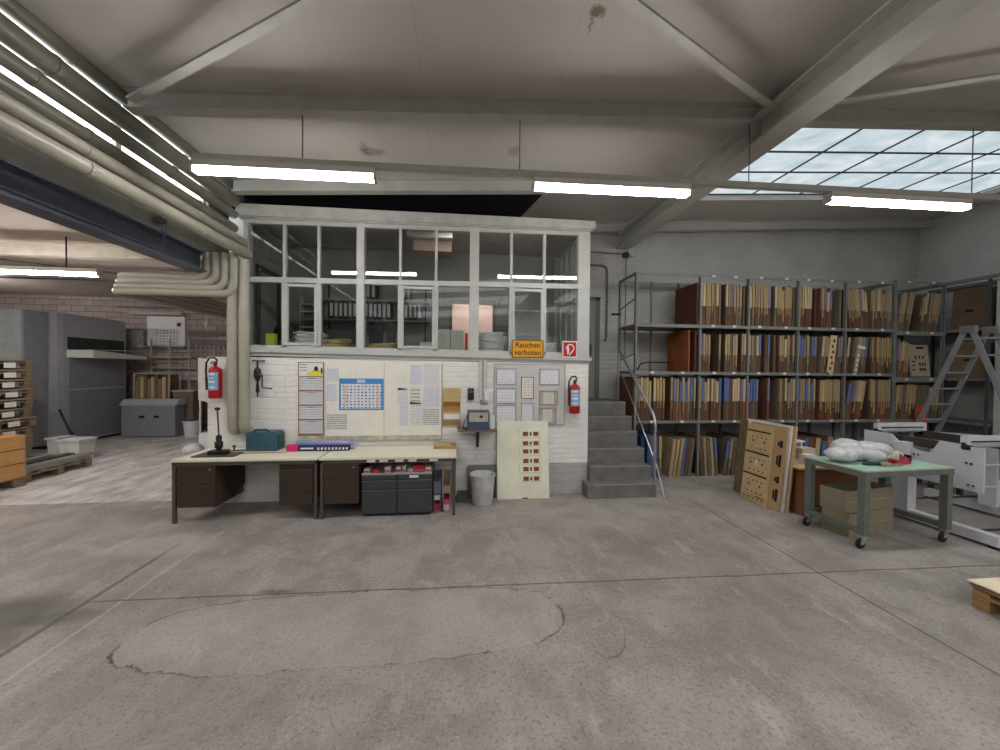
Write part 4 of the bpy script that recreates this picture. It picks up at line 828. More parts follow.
# die boards -------------------------------------------------------
PALB=[('brown',(96,76,60)),('red-brown',(108,70,50)),('grey-brown',(110,98,82)),('dark red',(92,50,42)),('orange-brown',(140,78,42)),('pale wooden',(168,148,114)),('blue-grey',(92,102,132))]
PALC=[('tan',(172,150,112)),('pale tan',(192,174,138)),('beige',(158,138,112)),('blue',(88,114,160)),('lilac',(126,118,148)),('buff',(178,152,102))]
def BM(name,c,f1,var):
    if name in MATS: return MATS[name]
    t=NT(name); v=t.coord(); x,y,z=t.xyz(v); rnd=t.n('ShaderNodeObjectInfo').outputs['Random']
    k=t.noise(t.vec(t.math('ADD',t.math('MULTIPLY',x,f1),t.math('MULTIPLY',rnd,40.0)),t.math('MULTIPLY',y,3.0),t.math('MULTIPLY',z,1.2)),1.0,3,.6)
    c=lin(c); lo=tuple(q*(1-var) for q in c); hi=tuple(min(1,q*(1+var*.9)) for q in c)
    col=t.mix(t.step(k,.32,.68),lo,hi)
    col=t.mix(t.math('MULTIPLY',rnd,.35),col,tuple(q*.62 for q in c))
    t.bsdf(col,.8); MATS[name]=t.m; return t.m
protos={}
def proto(bi,ci):
    k=(bi,ci)
    if k in protos: return protos[k],True
    t=thing('cutting_board',None,'cutting board')
    t['group']='cutting boards stored upright in the racks'
    m=MB(); m.box(-.5,.5,0,.66,0,1); build('board',m,BM('board_%d'%bi,PALB[bi][1],5.0,.3),t)
    if ci>=0:
        m=MB(); m.box(-.5,.42,-.012,.03,.46,1.0)
        if ci in (0,2,5): m.box(-.1,.2,-.014,.0,.3-.04*bi,.47)
        build('edge_card',m,BM('card_%d'%ci,PALC[ci][1],7.0,.34),t)
    protos[k]=t; return t,False
NB=0
def board(x,z,th,h,bi,ci,label,lean=0,y=YR0+.02,dep=1.0):
    global NB
    p,used=proto(bi,ci); o=dup(p,(0,0,0)) if used else p
    o.location=(x,y,z); o.scale=(th,dep,h); o.rotation_euler=(0,lean,0); o['label']=label; NB+=1; return o
bayn=lambda i:['first','second','third','fourth','fifth','sixth','seventh','eighth','ninth','tenth','eleventh','twelfth'][i]
def fill(x0,x1,z,h,tname,bname,bw,cw,pitch=.062,lean=None,plain=.12,gap=None,slack=.0):
    x=x0+.03; i=0; ln=lean or 0
    if ln>0: x+=0
    end=x1-.035-(h*abs(math.sin(ln)) if ln else 0)
    if ln<0: x+=h*abs(math.sin(ln)); end+=h*abs(math.sin(ln))
    while x<end:
        if gap and gap[0]<x<gap[1]: x=gap[1]; continue
        bi=R.choices(range(len(bw)),bw)[0]; ci=R.choices(range(-1,6),[plain*sum(cw)]+list(cw))[0]
        th=pitch*R.uniform(.7,.86); hh=h*R.uniform(.955,1.0)-(R.random()<.1)*.06
        lab='%s board, %s, %s from left, %s, %s'%(PALB[bi][0],(PALC[ci][0]+' edge') if ci>=0 else 'bare edge',ords[i] if i<16 else 'last',bname,tname)
        board(x,z+.002,th,hh,bi,ci,lab,ln); x+=pitch*R.uniform(.88,1.1); i+=1
T1='long rack top shelf'; T2='long rack second shelf'; T3='long rack third shelf'; T4='long rack floor level'
bays=[(4.17,4.62),(4.64,5.07),(5.09,5.56),(5.58,6.04),(6.06,6.49),(6.51,6.99),(7.01,7.53),(7.55,7.99)]
def bn(i): return 'the %s bay'%['third','fourth','fifth','sixth','seventh','eighth','ninth','tenth'][i]
warm=(5,3,2,1,1); tan=(6,5,4,.3,.2,3)
# tier 1
board(4.12,2.652,.03,.74,3,-1,'dark red-brown board showing its whole side at the left end of the top shelf')
cfg1=[(.0,None,tan),(0,(4.97,5.05),tan),(0,None,tan),(0,(5.93,6.02),(5,5,3,1.2,.3,3)),(0,(6.34,6.47),tan),(0,(6.72,6.96),(4,3,3,.5,2,1)),(-.1,None,(4,3,3,.3,2,2)),(0,None,(5,3,3,0,0,4))]
for i,(a,b) in enumerate(bays): fill(a,b,2.652,.745,T1,bn(i),(4,3,3,.4,.2),cfg1[i][2],.051,cfg1[i][0],.06,cfg1[i][1])
# big plain side boards in gaps
for x,lab,bi in ((5.0,'brown plain board filling the gap at the right of the fourth bay, top shelf',0),(5.97,'brown plain board closing the sixth bay, top shelf',0),(6.40,'dark red plain board closing the seventh bay, top shelf',3),(6.9,'grey-brown plain board closing the eighth bay, top shelf',2)): board(x,2.652,.035,.70,bi,-1,lab)
# tier 2
board(3.98,1.832,.03,.73,4,-1,'orange-brown plain board, left of two at the left end of the second shelf'); board(4.10,1.832,.03,.72,3,-1,'dark red plain board, right of two at the left end of the second shelf')
cfg2=[(0,(4.40,4.55),(4,3,3,3,.3,1)),(0,(4.9,4.98),(5,4,3,.3,.2,2)),(0,(5.32,5.44),(2,1,1,6,1,0)),(0,(5.64,5.72),(4,4,2,.3,1,3)),(0,(6.2,6.26),(2,2,1,3,1,0)),(.06,(6.66,6.76),(2,2,2,2.5,.6,0)),(.09,(7.06,7.2),(3,3,1,1,.4,0)),(0,None,(4,2,4,0,0,4))]
for i,(a,b) in enumerate(bays): fill(a,b,1.832,.68,T2,bn(i),(4,2,4,.4,.9),cfg2[i][2],.051,cfg2[i][0],.14,cfg2[i][1])
# tier 3
fill(3.0,3.6,.982,.76,T3,'the first bay',(4,4,1,1,1),tan,.053,0,.05,(3.3,3.36)); fill(3.64,4.15,.982,.76,T3,'the second bay',(3,5,1,1,1),(5,4,2,3,.8,1),.053,0,.05)
cfg3=[(0,(4.36,4.42),(4,4,3,1.5,.8,1)),(0,None,(2,4,2,4,1,1)),(0,(5.3,5.5),(2,2,1,4,2,1)),(0,(5.6,5.74),(5,4,3,.3,.3,3)),(0,None,(2,2,2,4,.5,1)),(0,None,(5,4,4,.4,.2,2)),(.14,None,(3,3,2,3,.6,1)),(0,None,(5,3,3,.5,.5,2))]
for i,(a,b) in enumerate(bays): fill(a,b,.982,.75,T3,bn(i),(4,5,2,1,.5),cfg3[i][2],.053,cfg3[i][0],.08,cfg3[i][1])
# tier 4 on floor
cfg4=[((3.24,3.58),-.0),((3.64,4.15),.12),((4.19,4.62),-.08),((4.66,5.07),.1),((5.1,5.56),.0)]
for i,((a,b),ln) in enumerate(cfg4): fill(a,b,.0,.68 if i else .72,T4,['the first bay','the second bay','the third bay','the fourth bay','the fifth bay'][i],(2,1,3,.6,.6,4,2.5),(2,3,2,3,2,1),.07,ln,1.0)
fill(6.06,6.99,.0,.68,T4,'behind the cart',(3,2,5,1,.5),(3,3,3,1,1,1),.12,.1,.4)
# right bay rack
fill(8.06,8.5,2.622,.75,'right-hand rack top shelf','its left half',(1,0,5,0,0),(3,1,5,.5,1,4),.053,.16,.2); fill(8.54,9.05,2.622,.75,'right-hand rack top shelf','its right half',(1,0,5,0,0),(4,1,5,0,0,4),.053,.14,.2)
fill(8.06,8.4,1.772,.70,'right-hand rack second shelf','its left half',(1,1,2,0,6),(2,1,3,0,1,0),.053,.06,.5)
fill(8.06,9.05,.982,.66,'right-hand rack third shelf','the whole width',(2,1,5,0,.5),(4,1,4,.7,.5,3),.075,.08,.3)
for i in range(4):
    for q,(z,lab) in enumerate(((2.665,'dark brown board in the top of the corner rack'),(1.775,'grey-brown board on the second shelf of the corner rack'))):
        t=thing('cutting_board','%s, %s from the left'%(lab,ords[i]),'cutting board',(0,0,0),'boards in the corner rack'); m=MB(); m.box(-.012,.012,-.26,.24,0,.74-.05*(i%2)-.1*q); build('board',m,[M('dark_corner_board',(104,86,70),.8),M('corner_board_b',(120,100,78),.8)][(i+q)%2],t); m=MB(); m.box(-.014,-.0125,-.06,.05,.3,.34); build('hand_slot',m,BLACK,t); place(t,(9.17+.09*i,5.86,z),0,0,.06+.02*i)
# special boards
def special(x,y,z,w,h,rz,lean,mat,label,holes,hm,ry=0):
    t=thing('punched_board',label,'cutting board'); m=MB(); m.box(-w/2,w/2,-.01,.01,0,h); build('board',m,mat,t)
    m=MB()
    for hx,hz,sx,sz in holes: m.box(hx-sx/2,hx+sx/2,-.0125,-.01,hz-sz/2,hz+sz/2)
    build('cutouts',m,hm,t); place(t,(x,y,z),rz,lean,ry); return t
HB=M('hole_black',(30,26,22),.7)
special(8.68,6.2,1.79,.42,.6,0,-.1,M('pale_grey_board',(166,154,132),.7),'pale board facing out with rows of black slots, second shelf of the right-hand rack',[(0.03,.54,.16,.04)]+[(-.08+.08*a,.36+0*b,.03,.06) for a in range(3) for b in range(1)]+[(.0+.055*a,.13+.1*b,.03,.06) for a in range(3) for b in range(2)]+[(-.14,.2,.08,.02),(-.14,.12,.08,.02),(-.14,.28,.08,.02)],HB)
special(6.66,6.10,1.84,.12,.68,0,0,M('pale_wood_board',(206,180,134),.7),'pale wooden strip board with dark hex holes leaning on the second shelf',[(0.02*(k%2)-.01,.08+.1*k,.035,.05) for k in range(6)],HB,.1)
special(7.17,6.10,1.84,.07,.66,0,0,M('grey_strip_board',(160,150,136),.7),'grey strip board with white notches leaning in the ninth bay, second shelf',[(0,.06+.09*k,.03,.04) for k in range(4)],PAPW,.16)
m=MB(); m.cbox(0,0,0,.14,.02,.05); o=solo('white_tag',m,WHITEP,'white plastic tag hooked over a board in the ninth bay, second shelf','tag'); o.location=(7.27,6.08,2.28); o.rotation_euler=(0,.2,0)
special(4.95,6.09,.0,.1,.6,0,0,M('tan_slot_board',(140,112,84),.7),'brown board with white round spots at floor level',[(0,.14,.04,.04),(0,.24,.04,.04),(0,.36,.04,.04)],PAPW,.03)
# two cases beside stairs at floor tier
m=MB(); m.box(3.1,3.17,6.1,6.5,.24,.72); solo('navy_case',m,M('navy_case',(40,56,100),.5),'flat navy blue case standing at the left foot of the long rack','case',bevel=.008)
m=MB(); m.box(3.19,3.24,6.05,6.55,.0,.74); solo('petrol_case',m,M('petrol_case',(36,84,116),.5),'flat petrol blue case standing right of the navy one','case',bevel=.008)
m=MB(); m.tube([(3.25,6.6,1.85),(3.3,6.55,1.97),(3.4,6.5,2.0),(3.9,6.45,2.0)],.012,8); solo('black_hoop',m,BLACK,'black bent wire lying on the empty part of the second shelf','wire')
# ================================================================== LADDER
t=thing('step_ladder','aluminium folding ladder standing in front of the corner rack','ladder')
AL=M('aluminium',(158,160,164),.4,.45,.06); LW=.42; hh=2.56
for s,sp in ((-1,.95),(1,.92)):
    for side in (0,1):
        y=side*LW; m=MB(); p0=(0,y,hh); p1=(s*sp,y-.03+.06*side,0); dx=.03
        m.hexa([(p1[0]-.035,p1[1]-.012,0),(p1[0]+.035,p1[1]-.012,0),(p1[0]+.035,p1[1]+.012,0),(p1[0]-.035,p1[1]+.012,0),(s*.03-.035,y-.012,hh),(s*.03+.035,y-.012,hh),(s*.03+.035,y+.012,hh),(s*.03-.035,y+.012,hh)])
        st_=build('stile',m,AL,t); m=MB(); m.box(p1[0]-.045,p1[0]+.045,p1[1]-.02,p1[1]+.02,0,.04); build('rubber_foot',m,BLACK,st_)
    for k in range(1,10):
        z=hh*k/9.6; x=s*(.03+(sp-.03)*(1-z/hh)); m=MB(); m.box(x-.018,x+.018,0,LW,z-.015,z+.012); build('rung',m,AL,t)
m=MB(); m.box(-.09,.09,-.03,.03,hh-.08,hh+.03); m.box(-.09,.09,LW-.03,LW+.03,hh-.08,hh+.03); build('hinge',m,SILV,t)
m=MB(); m.box(.46,.58,-.022,-.014,1.22,1.5); build('warning_label',m,M('red_label',(190,90,100),.5),t)
place(t,(7.83,5.0,0),math.radians(-90))
# ================================================================== WHITE MACHINE (right)
MW=M('white_machine_paint',(208,208,214),.4,var=.03); MDK=M('dark_beam',(62,58,54),.5); ALU=M('alu_profile',(196,198,202),.35,.4)
t=thing('feeder_machine','white steel machine frame with two side cheeks and cross bars right of the cart','machine',(6.2,4.2,0))
for x,nm in ((5.66,'l'),(6.95,'r')):
    m=MB(); m.box(x-.05,x+.05,3.3,4.85,.03,.14); build('base_rail',m,MW,t,bevel=.004)
    for y in (4.16,): m=MB(); m.box(x-.12,x+.08,y-.05,y+.05,.14,.98); m.box(x-.14,x-.12,y-.12,y+.05,.14,.98); build('post',m,MW,t)
    for y in (3.34,4.8): m=MB(); m.box(x-.05,x+.05,y-.04,y+.04,0,.03); build('foot',m,BLACK,t)
x=5.60
m=MB(); m.prism([(3.42,.56),(3.78,.56),(4.5,.56),(4.5,.92),(3.88,.9),(3.8,1.06),(3.42,1.04)],x,x+.016,'x'); pl=build('side_plate',m,MW,t)
for y,z in ((3.52,.86),(3.56,.86),(3.72,.64),(3.76,.64),(3.5,.62),(3.54,.62),(4.0,.85),(4.04,.85),(4.25,.66),(4.29,.66),(3.86,.98)):
    m=MB(); m.tube([(x-.006,y,z),(x,y,z)],.011,8); build('bolt',m,BLACK,pl)
m=MB(); m.prism([(4.18,.68),(4.62,.68),(4.62,1.06),(4.3,1.06),(4.18,.95)],x,x+.016,'x'); build('rear_plate',m,MW,t)
m=MB(); m.prism([(3.9,.5),(4.8,.5),(4.75,1.0),(4.2,1.04),(3.9,.9)],6.88,6.9,'x'); build('far_plate',m,MW,t)
for (ya,yb,xx) in ((3.72,4.75,5.68),(3.7,4.7,6.5)): m=MB(); m.box(xx,xx+.07,ya,yb,.94,1.04); build('dark_beam',m,MDK,t)
for y,xa,xb in ((3.6,5.62,6.98),(4.62,5.78,6.55)):
    m=MB(); m.box(xa,xb,y-.03,y+.03,1.1,1.15); m.box(xa,xa+.05,y-.03,y+.03,.98,1.1); m.box(xb-.05,xb,y-.03,y+.03,.98,1.1); build('cross_bar',m,MW,t)
    m=MB(); m.tube([(xa,y,1.05),(xb,y,1.05)],.03,10); build('roller',m,ALU,t,smooth=True)
    m=MB(); m.tube([(xa-.01,y-.07,1.03),(xa-.01,y-.0,1.03)],.03,12); build('roller_cap',m,BLACK,t)
for y,z in ((3.46,.86),(3.46,.62)): m=MB(); m.tube([(5.62,y,z),(6.95,y,z)],.012,8); build('tie_rod',m,ALU,t)
for y,z in ((4.5,.32),(4.3,.2),(3.6,.08)): m=MB(); m.tube([(5.62,y,z),(6.95,y,z)],.014,8); build('tie_rod',m,MDK,t)
# grey sheet piles behind it
for i,(x0,x1,y0,y1,z,h,rz,c,lab) in enumerate(((7.15,7.75,4.95,5.5,.5,.08,.1,(120,120,120),'grey flat panel lying across trestles behind the white machine'),(7.05,7.72,4.1,4.7,.8,.06,-.15,(136,138,138),'pale grey panel sloping behind the white machine'))):
    t=thing('panel_on_trestle',lab,'panel',((x0+x1)/2,(y0+y1)/2,0)); m=MB(); m.box(x0,x1,y0,y1,z,z+h,); build('panel',m,M('gp%d'%i,c,.6),t); 
    for x in (x0+.1,x1-.15):
        
        for yy in (y0+.05,y1-.1): m=MB(); m.box(x,x+.05,yy,yy+.05,0,z); build('trestle_leg',m,MDK,t)
m=MB(); m.box(8.42,8.54,5.98,6.08,0.0,1.25); solo('orange_board',m,M('orange_board',(196,84,46),.6),'orange board standing upright behind the ladder','board')
# ================================================================== CART
G=M('grey_green_steel',(106,114,104),.5,var=.08,scale=12); MINT=M('mint_mat',(164,204,186),.5,var=.1,scale=10)
t=thing('work_cart','grey-green steel table on casters with mint top','cart'); L2,D2,ZC=.575,.32,.825
m=MB(); m.box(-L2,L2,-D2,D2,ZC-.012,ZC); build('table_top',m,MINT,t)
m=MB(); m.box(-L2-.01,L2+.01,-D2-.01,-D2+.03,ZC-.07,ZC-.012); m.box(-L2-.01,L2+.01,D2-.03,D2+.01,ZC-.07,ZC-.012); m.box(-L2-.01,-L2+.03,-D2+.03,D2-.03,ZC-.07,ZC-.012); m.box(L2-.03,L2+.01,-D2+.03,D2-.03,ZC-.07,ZC-.012); build('top_frame',m,G,t)
m=MB(); m.box(-L2-.008,L2+.008,-D2-.008,-D2,ZC-.012,ZC+.003); m.box(-L2-.008,-L2,-D2,D2,ZC-.012,ZC+.003); m.box(L2,L2+.008,-D2,D2,ZC-.012,ZC+.003); build('pale_edge',m,M('worn_edge',(188,186,160),.5),t)
for sx in (-1,1):
    for sy in (-1,1):
        x=sx*(L2-.03); y=sy*(D2-.03); m=MB(); m.box(x-.035,x+.035,y-.035,y+.035,.14,ZC-.07); build('leg',m,G,t)
        c=MB(); c.box(x-.03,x+.03,y-.03,y+.03,.125,.14); c.prism([(x-.03,.13),(x+.03,.13),(x-.01+.0,.05),(x-.05,.05)],y-.022,y-.016); c.prism([(x-.03,.13),(x+.03,.13),(x-.01,.05),(x-.05,.05)],y+.016,y+.022); c=build('caster_fork',c,SILV,t)
        m=MB(); m.lathe([(0,-.014),(.045,-.014),(.055,-.008),(.055,.008),(.045,.014),(0,.014)],n=20,m=Matrix.Translation((x-.03,y,.055))@Matrix.Rotation(PI/2,4,'X')); build('wheel',m,BLACK,c,smooth=True)
for sx in (-1,1): m=MB(); x=sx*(L2-.03); m.box(x-.025,x+.025,-D2+.06,D2-.06,.15,.2); build('lower_rail',m,G,t)
m=MB(); m.box(-L2+.06,L2-.06,D2-.055,D2-.01,.15,.2); build('lower_rail',m,G,t)
CA=math.radians(3.2); CP=Vector((4.76,3.80,0)); place(t,CP,CA)
def onc(u,v,z=ZC+.002):
    return Vector((CP.x+u*math.cos(CA)-v*math.sin(CA),CP.y+u*math.sin(CA)+v*math.cos(CA),z))
BAG=M('clear_plastic_bag',(206,208,210),.18,var=.12,scale=16,bump=.6,spec=.8)
bags=[(-.42,.04,.17,.085,'pale plastic bag of parts at the left rear of the cart top'),(-.2,.1,.15,.08,'clear plastic bag, second from the left on the cart'),(-.04,.0,.12,.07,'small greenish clear bag in the middle of the cart'),(.14,.16,.22,.1,'large clear plastic bag right of the middle on the cart'),(-.1,.24,.2,.11,'whitish bag piled highest at the back of the cart')]
for u,v,r,h,lab in bags:
    t=thing('plastic_bag',lab,'bag',(0,0,0),'plastic bags of parts on the cart'); m=MB(); m.ico((0,0,h),r,3,(1,.72,h/r),.09)
    for vv in m.b.verts:
        vv.co+=Vector((math.sin(vv.co.y*70)*.008,math.sin(vv.co.x*60)*.008,abs(math.sin(vv.co.x*50+vv.co.y*40))*.012)); vv.co.z=max(vv.co.z,0)
    build('filled_bag',m,BAG,t,smooth=True)
    m=MB(); m.ico((r*.7,-.01,h*1.4),r*.35,2,(1,.5,.5),.3); build('twisted_end',m,BAG,t,smooth=True)
    p=onc(u,v); place(t,p,CA+R.uniform(-.5,.5))
t=thing('tape_dispenser','red tape dispenser with a roll of clear tape on the cart','tape dispenser')
m=MB(); m.prism([(-.12,0),(.13,0),(.12,.05),(.05,.085),(.0,.1),(-.05,.06),(-.1,.055)],-.04,-.028); m.prism([(-.12,0),(.13,0),(.12,.05),(.05,.085),(.0,.1),(-.05,.06),(-.1,.055)],.028,.04); m.box(-.12,.13,-.028,.028,0,.02); build('dispenser_body',m,M('crimson_plastic',(176,38,56),.4),t)
m=MB(); m.lathe([(.03,-.024),(.06,-.024),(.06,.024),(.03,.024),(.03,-.024)],n=20,m=Matrix.Translation((-.02,0,.085))@Matrix.Rotation(PI/2,4,'X')); build('tape_roll',m,M('tape',(214,206,188),.4),t,smooth=True)
m=MB(); m.box(.1,.135,-.042,.042,.03,.1); build('cutter',m,BLACK,t); place(t,onc(.15,-.12),CA+.1)
t=thing('hand_tool','black handled scanner-like tool lying on the cart','hand tool'); m=MB(); m.tube([(-.12,0,.015),(-.02,0,.018),(.06,.0,.02)],[.012,.018,.014],8); build('handle',m,BLACK,t,smooth=True); m=MB(); m.box(.04,.14,-.035,.03,.0,.035); build('tool_head',m,M('tool_grey',(150,140,128),.5),t,bevel=.004); place(t,onc(-.2,-.14),CA-.3)
m=MB(); m.tube([(-.1,0,.01),(-.05,.02,.02),(0,0,.012),(.05,-.02,.02),(.1,.0,.01)],.012,8); o=solo('glove_scrap',m,M('orange_brown_scrap',(170,120,84),.7),'crumpled brown strip lying left of the red tape dispenser','strip'); o.location=onc(-.04,-.2)
# boxes under cart
def cbox(w,d,h,label,open_=True):
    t=thing('cardboard_box',label,'cardboard box',(0,0,0),'cardboard boxes stacked under the cart'); K=M('grey_tan_cardboard',(140,130,110),.8,var=.06); m=MB()
    m.box(-w/2,w/2,-d/2,d/2,0,.01); m.box(-w/2,w/2,-d/2,-d/2+.008,.01,h); m.box(-w/2,w/2,d/2-.008,d/2,.01,h); m.box(-w/2,-w/2+.008,-d/2+.008,d/2-.008,.01,h); m.box(w/2-.008,w/2,-d/2+.008,d/2-.008,.01,h); build('box_body',m,K,t)
    m=MB(); m.box(-w/2-.001,w/2+.001,-d/2-.0015,-d/2,h*.48,h*.5); build('tape_line',m,TAN,t); return t
b=cbox(.78,.27,.26,'closed looking tan box, lower one under the cart'); place(b,(4.70,3.93,.0),.2)
b2=cbox(.78,.27,.25,'open empty tan box, upper one under the cart'); place(b2,(4.69,3.94,.262),.17)
# ================================================================== BROWN TABLE AND BOARDS BY THE CART
OB=wood('orange_brown_laminate',(128,82,54),(150,98,64)); 
t=thing('brown_table','orange-brown wooden box table with tan top behind the cart','table',(4.8,4.75,0))
m=MB(); m.box(4.32,5.25,4.32,4.95,.6,.625); build('table_top',m,PLY,t); m=MB(); m.box(4.40,4.42,4.34,4.93,0,.6); build('side_panel',m,OB,t); m=MB(); m.box(5.2,5.22,4.34,4.93,0,.6); build('side_panel',m,OB,t); m=MB(); m.box(4.42,5.2,4.335,4.355,0,.6); build('front_panel',m,OB,t)
m=MB(); m.box(4.392,4.4,4.62,4.65,0,.6); build('white_strip',m,WHITEP,t)
for i,(x,y,w,d,h,mt,lab) in enumerate(((4.5,4.7,.16,.1,.22,CARD,'small upright cardboard piece on the brown table'),(4.62,4.5,.14,.12,.13,WHITEP,'small white cup-like box on the brown table'),(4.85,4.78,.2,.14,.16,M('pale_box',(200,190,170),.7),'pale box at the back of the brown table'))):
    m=MB(); m.box(x-w/2,x+w/2,y-d/2,y+d/2,.625,.625+h); solo('small_box',m,mt,lab,'box')
m=MB(); m.box(4.4,4.9,4.82,4.92,.85,.87); m.box(4.42,4.44,4.84,4.9,.625,.85); m.box(4.86,4.88,4.84,4.9,.625,.85); solo('white_rail_piece',m,WHITEP,'white flat tray raised on small legs on the brown table','tray')
m=MB(); m.lathe([(0,0),(.12,0),(.16,.1),(.15,.2),(0,.22)],(4.12,4.98,0),16)
solo('dark_roll',m,M('dark_bundle',(60,56,56),.8),'dark bundle on the floor right of the leaning plywood boards','bundle',smooth=True) if False else m.b.free()
# leaning plywood boards (planes along y, tilted to +x)
def lean_board(x,y0,y1,h,mat,label,ang,th=.018,extra=None,name='plywood_board'):
    t=thing(name,label,'board'); m=MB(); m.box(0,th,0,y1-y0,0,h); build('board',m,mat,t)
    if extra: extra(t,y1-y0,h)
    place(t,(x,y0,0.002),0,0,ang); return t
ang=math.radians(5.5)
def ex_panels(t,w,h):
    P=M('plywood_face',(206,180,136),.6,var=.06)
    for k in range(3):
        z0=.1+k*.31; m=MB(); m.box(-.014,0,.015,w-.015,z0,z0+.29); p=build('raised_panel',m,P,t)
        m=MB(); m.box(-.0165,-.014,.02,w-.02,z0+.27,z0+.29); build('black_edge',m,HB,p)
        m=MB()
        for q in range(4): m.box(-.0165,-.014,.08+.08*q,.105+.08*q,z0+.19,z0+.205); m.box(-.0165,-.014,.08+.08*q,.105+.08*q,z0+.03,z0+.045)
        build('slots',m,HB,p)
        for q in (.12,.32):
            m=MB(); m.tube([(-.017,q,z0+.14),(-.014,q,z0+.14)],.016,8); build('rubber_dot',m,M('dark_green_rubber',(66,78,50),.7),p)
    m=MB(); m.box(-.017,-.0145,.2,.24,.52,.6); build('white_sticker',m,PAPW,t)
    m=MB()
    for q in range(5): m.box(-.003,0,.06+.08*q,.09+.08*q,.04,.055)
    m.box(-.004,0,.05,.2,.075,.085); build('bottom_slots',m,HB,t)
def ex_sq(t,w,h):
    m=MB()
    for k,z in enumerate((.12,.36,.58,.84)):
        hh=.16 if k in (0,2) else .09
        m.box(-.003,0,.05,.09,z,z+hh); m.box(-.003,0,.1,.125,z+.02,z+hh-.02)
    build('square_holes',m,HB,t)
DKB=M('old_brown_board',(118,100,74),.8,var=.1)
lean_board(4.165,4.66,5.12,1.09,PLY,'tan plywood board with three raised panels, front one of the leaning group',ang,extra=ex_panels)
lean_board(4.195,4.48,5.1,1.12,wood('plywood_b',(170,140,100),(192,164,122)),'plywood board with square holes along its edge, behind the front one',ang,extra=ex_sq)
lean_board(4.23,4.46,5.2,1.14,WHITEP,'white edged board in the leaning group, third from the front',ang,.02)
lean_board(4.27,4.43,5.3,1.14,PLY,'tan backing board with pale edge in the leaning group, rearmost',ang,.018)
lean_board(4.25,5.12,5.38,1.12,DKB,'dull brown board leaning left of the panelled plywood',ang,.02)
# ================================================================== RIGHT PALLET
def pallet(t,x0,x1,y0,y1,z,mat,along='x',hh=.144):
    nb=5
    m=MB()
    if along=='x':
        for k in range(nb): yy=y0+(y1-y0-.1)*k/(nb-1); m.box(x0,x1,yy,yy+.1,z+hh-.022,z+hh)
        for xx in (x0,(x0+x1)/2-.05,x1-.1): m.box(xx,xx+.1,y0,y1,z+hh-.044,z+hh-.022)
        for yy in (y0,(y0+y1)/2-.05,y1-.1): m.box(x0,x1,yy,yy+.1,z,z+.022)
        blocks=[(xx,yy) for xx in (x0,(x0+x1)/2-.05,x1-.1) for yy in (y0,(y0+y1)/2-.05,y1-.1)]
    build('deck_boards',m,mat,t)
    for xx,yy in blocks: m=MB(); m.box(xx,xx+.1,yy,yy+.1,z+.022,z+hh-.044); build('spacer_block',m,mat,t)
t=thing('pallet','small wooden pallet at the right edge of the floor','pallet',(4.6,2.3,0)); pallet(t,4.07,5.27,1.75,2.53,0,wood('pallet_brown',(130,98,60),(172,138,92)))
for k,(c,dx) in enumerate((((150,120,112),0),((196,176,160),-.015),((120,88,60),-.03),((236,222,196),-.02))):
    m=MB(); m.box(4.09+dx,5.25,1.77,2.55+.02*(k%2)+dx*.2,.146+k*.014,.146+k*.014+.009); solo('fibre_board',m,M('sheet%d'%k,c,.6),['mauve thin sheet, lowest on the small pallet','beige thin sheet, second on the small pallet','brown thin sheet, third on the small pallet','cream thin sheet, topmost on the small pallet'][k],'sheet','thin sheets on the small pallet')
# ================================================================== ANNEX CONTENT
t=thing('wooden_crate','orange pine crate on pallet feet at the left edge','crate',(-7.1,6.0,0))
m=MB(); X1=-6.62; X0=-7.5; Y0=5.3; Y1=6.5
for k in range(3):
    z0=.14+k*.215; m.box(X1-.02,X1,Y0,Y1,z0,z0+.205); m.box(X0,X0+.02,Y0,Y1,z0,z0+.205); m.box(X0+.02,X1-.02,Y0,Y0+.02,z0,z0+.205); m.box(X0+.02,X1-.02,Y1-.02,Y1,z0,z0+.205)
build('plank_wall',m,PINE,t); m=MB(); m.box(X0+.02,X1-.02,Y0+.02,Y1-.02,.7,.72); build('lid',m,PINE,t)
m=MB(); m.box(X1,X1+.004,Y1-.012,Y1,.14,.77); build('corner_strip',m,SILV,t)
m=MB()
for y in (Y0,(Y0+Y1)/2-.07,Y1-.16): m.box(X0,X1+.01,y,y+.15,0,.12)
m.box(X0,X1,Y0,Y1,.12,.14); build('pallet_feet',m,PALW,t)
# pallet stack: individual pallets
pp=None
for k in range(11):
    z=k*.176; dx=R.uniform(-.03,.03); lab='worn empty pallet, %s from the floor in the tall stack'%ords[k]
    if pp is None:
        t=thing('pallet',lab,'pallet',(-8.36,7.35,0),'empty pallets in the tall stack'); pallet(t,-8.76,-7.96,6.75,7.95,0,PALW); pp=t
        m=MB(); m.box(-7.96,-7.955,7.5,7.68,.03,.12); build('paper_label',m,PAPW,t); m=MB(); m.box(-8.77,-7.95,6.74,7.96,.146,.172); build('cover_sheet',m,M('old_cardboard_sheet',(150,130,104),.8),t)
    else: dup(pp,(-8.36+dx,7.35+R.uniform(-.03,.03),z),R.uniform(-.03,.03),lab)
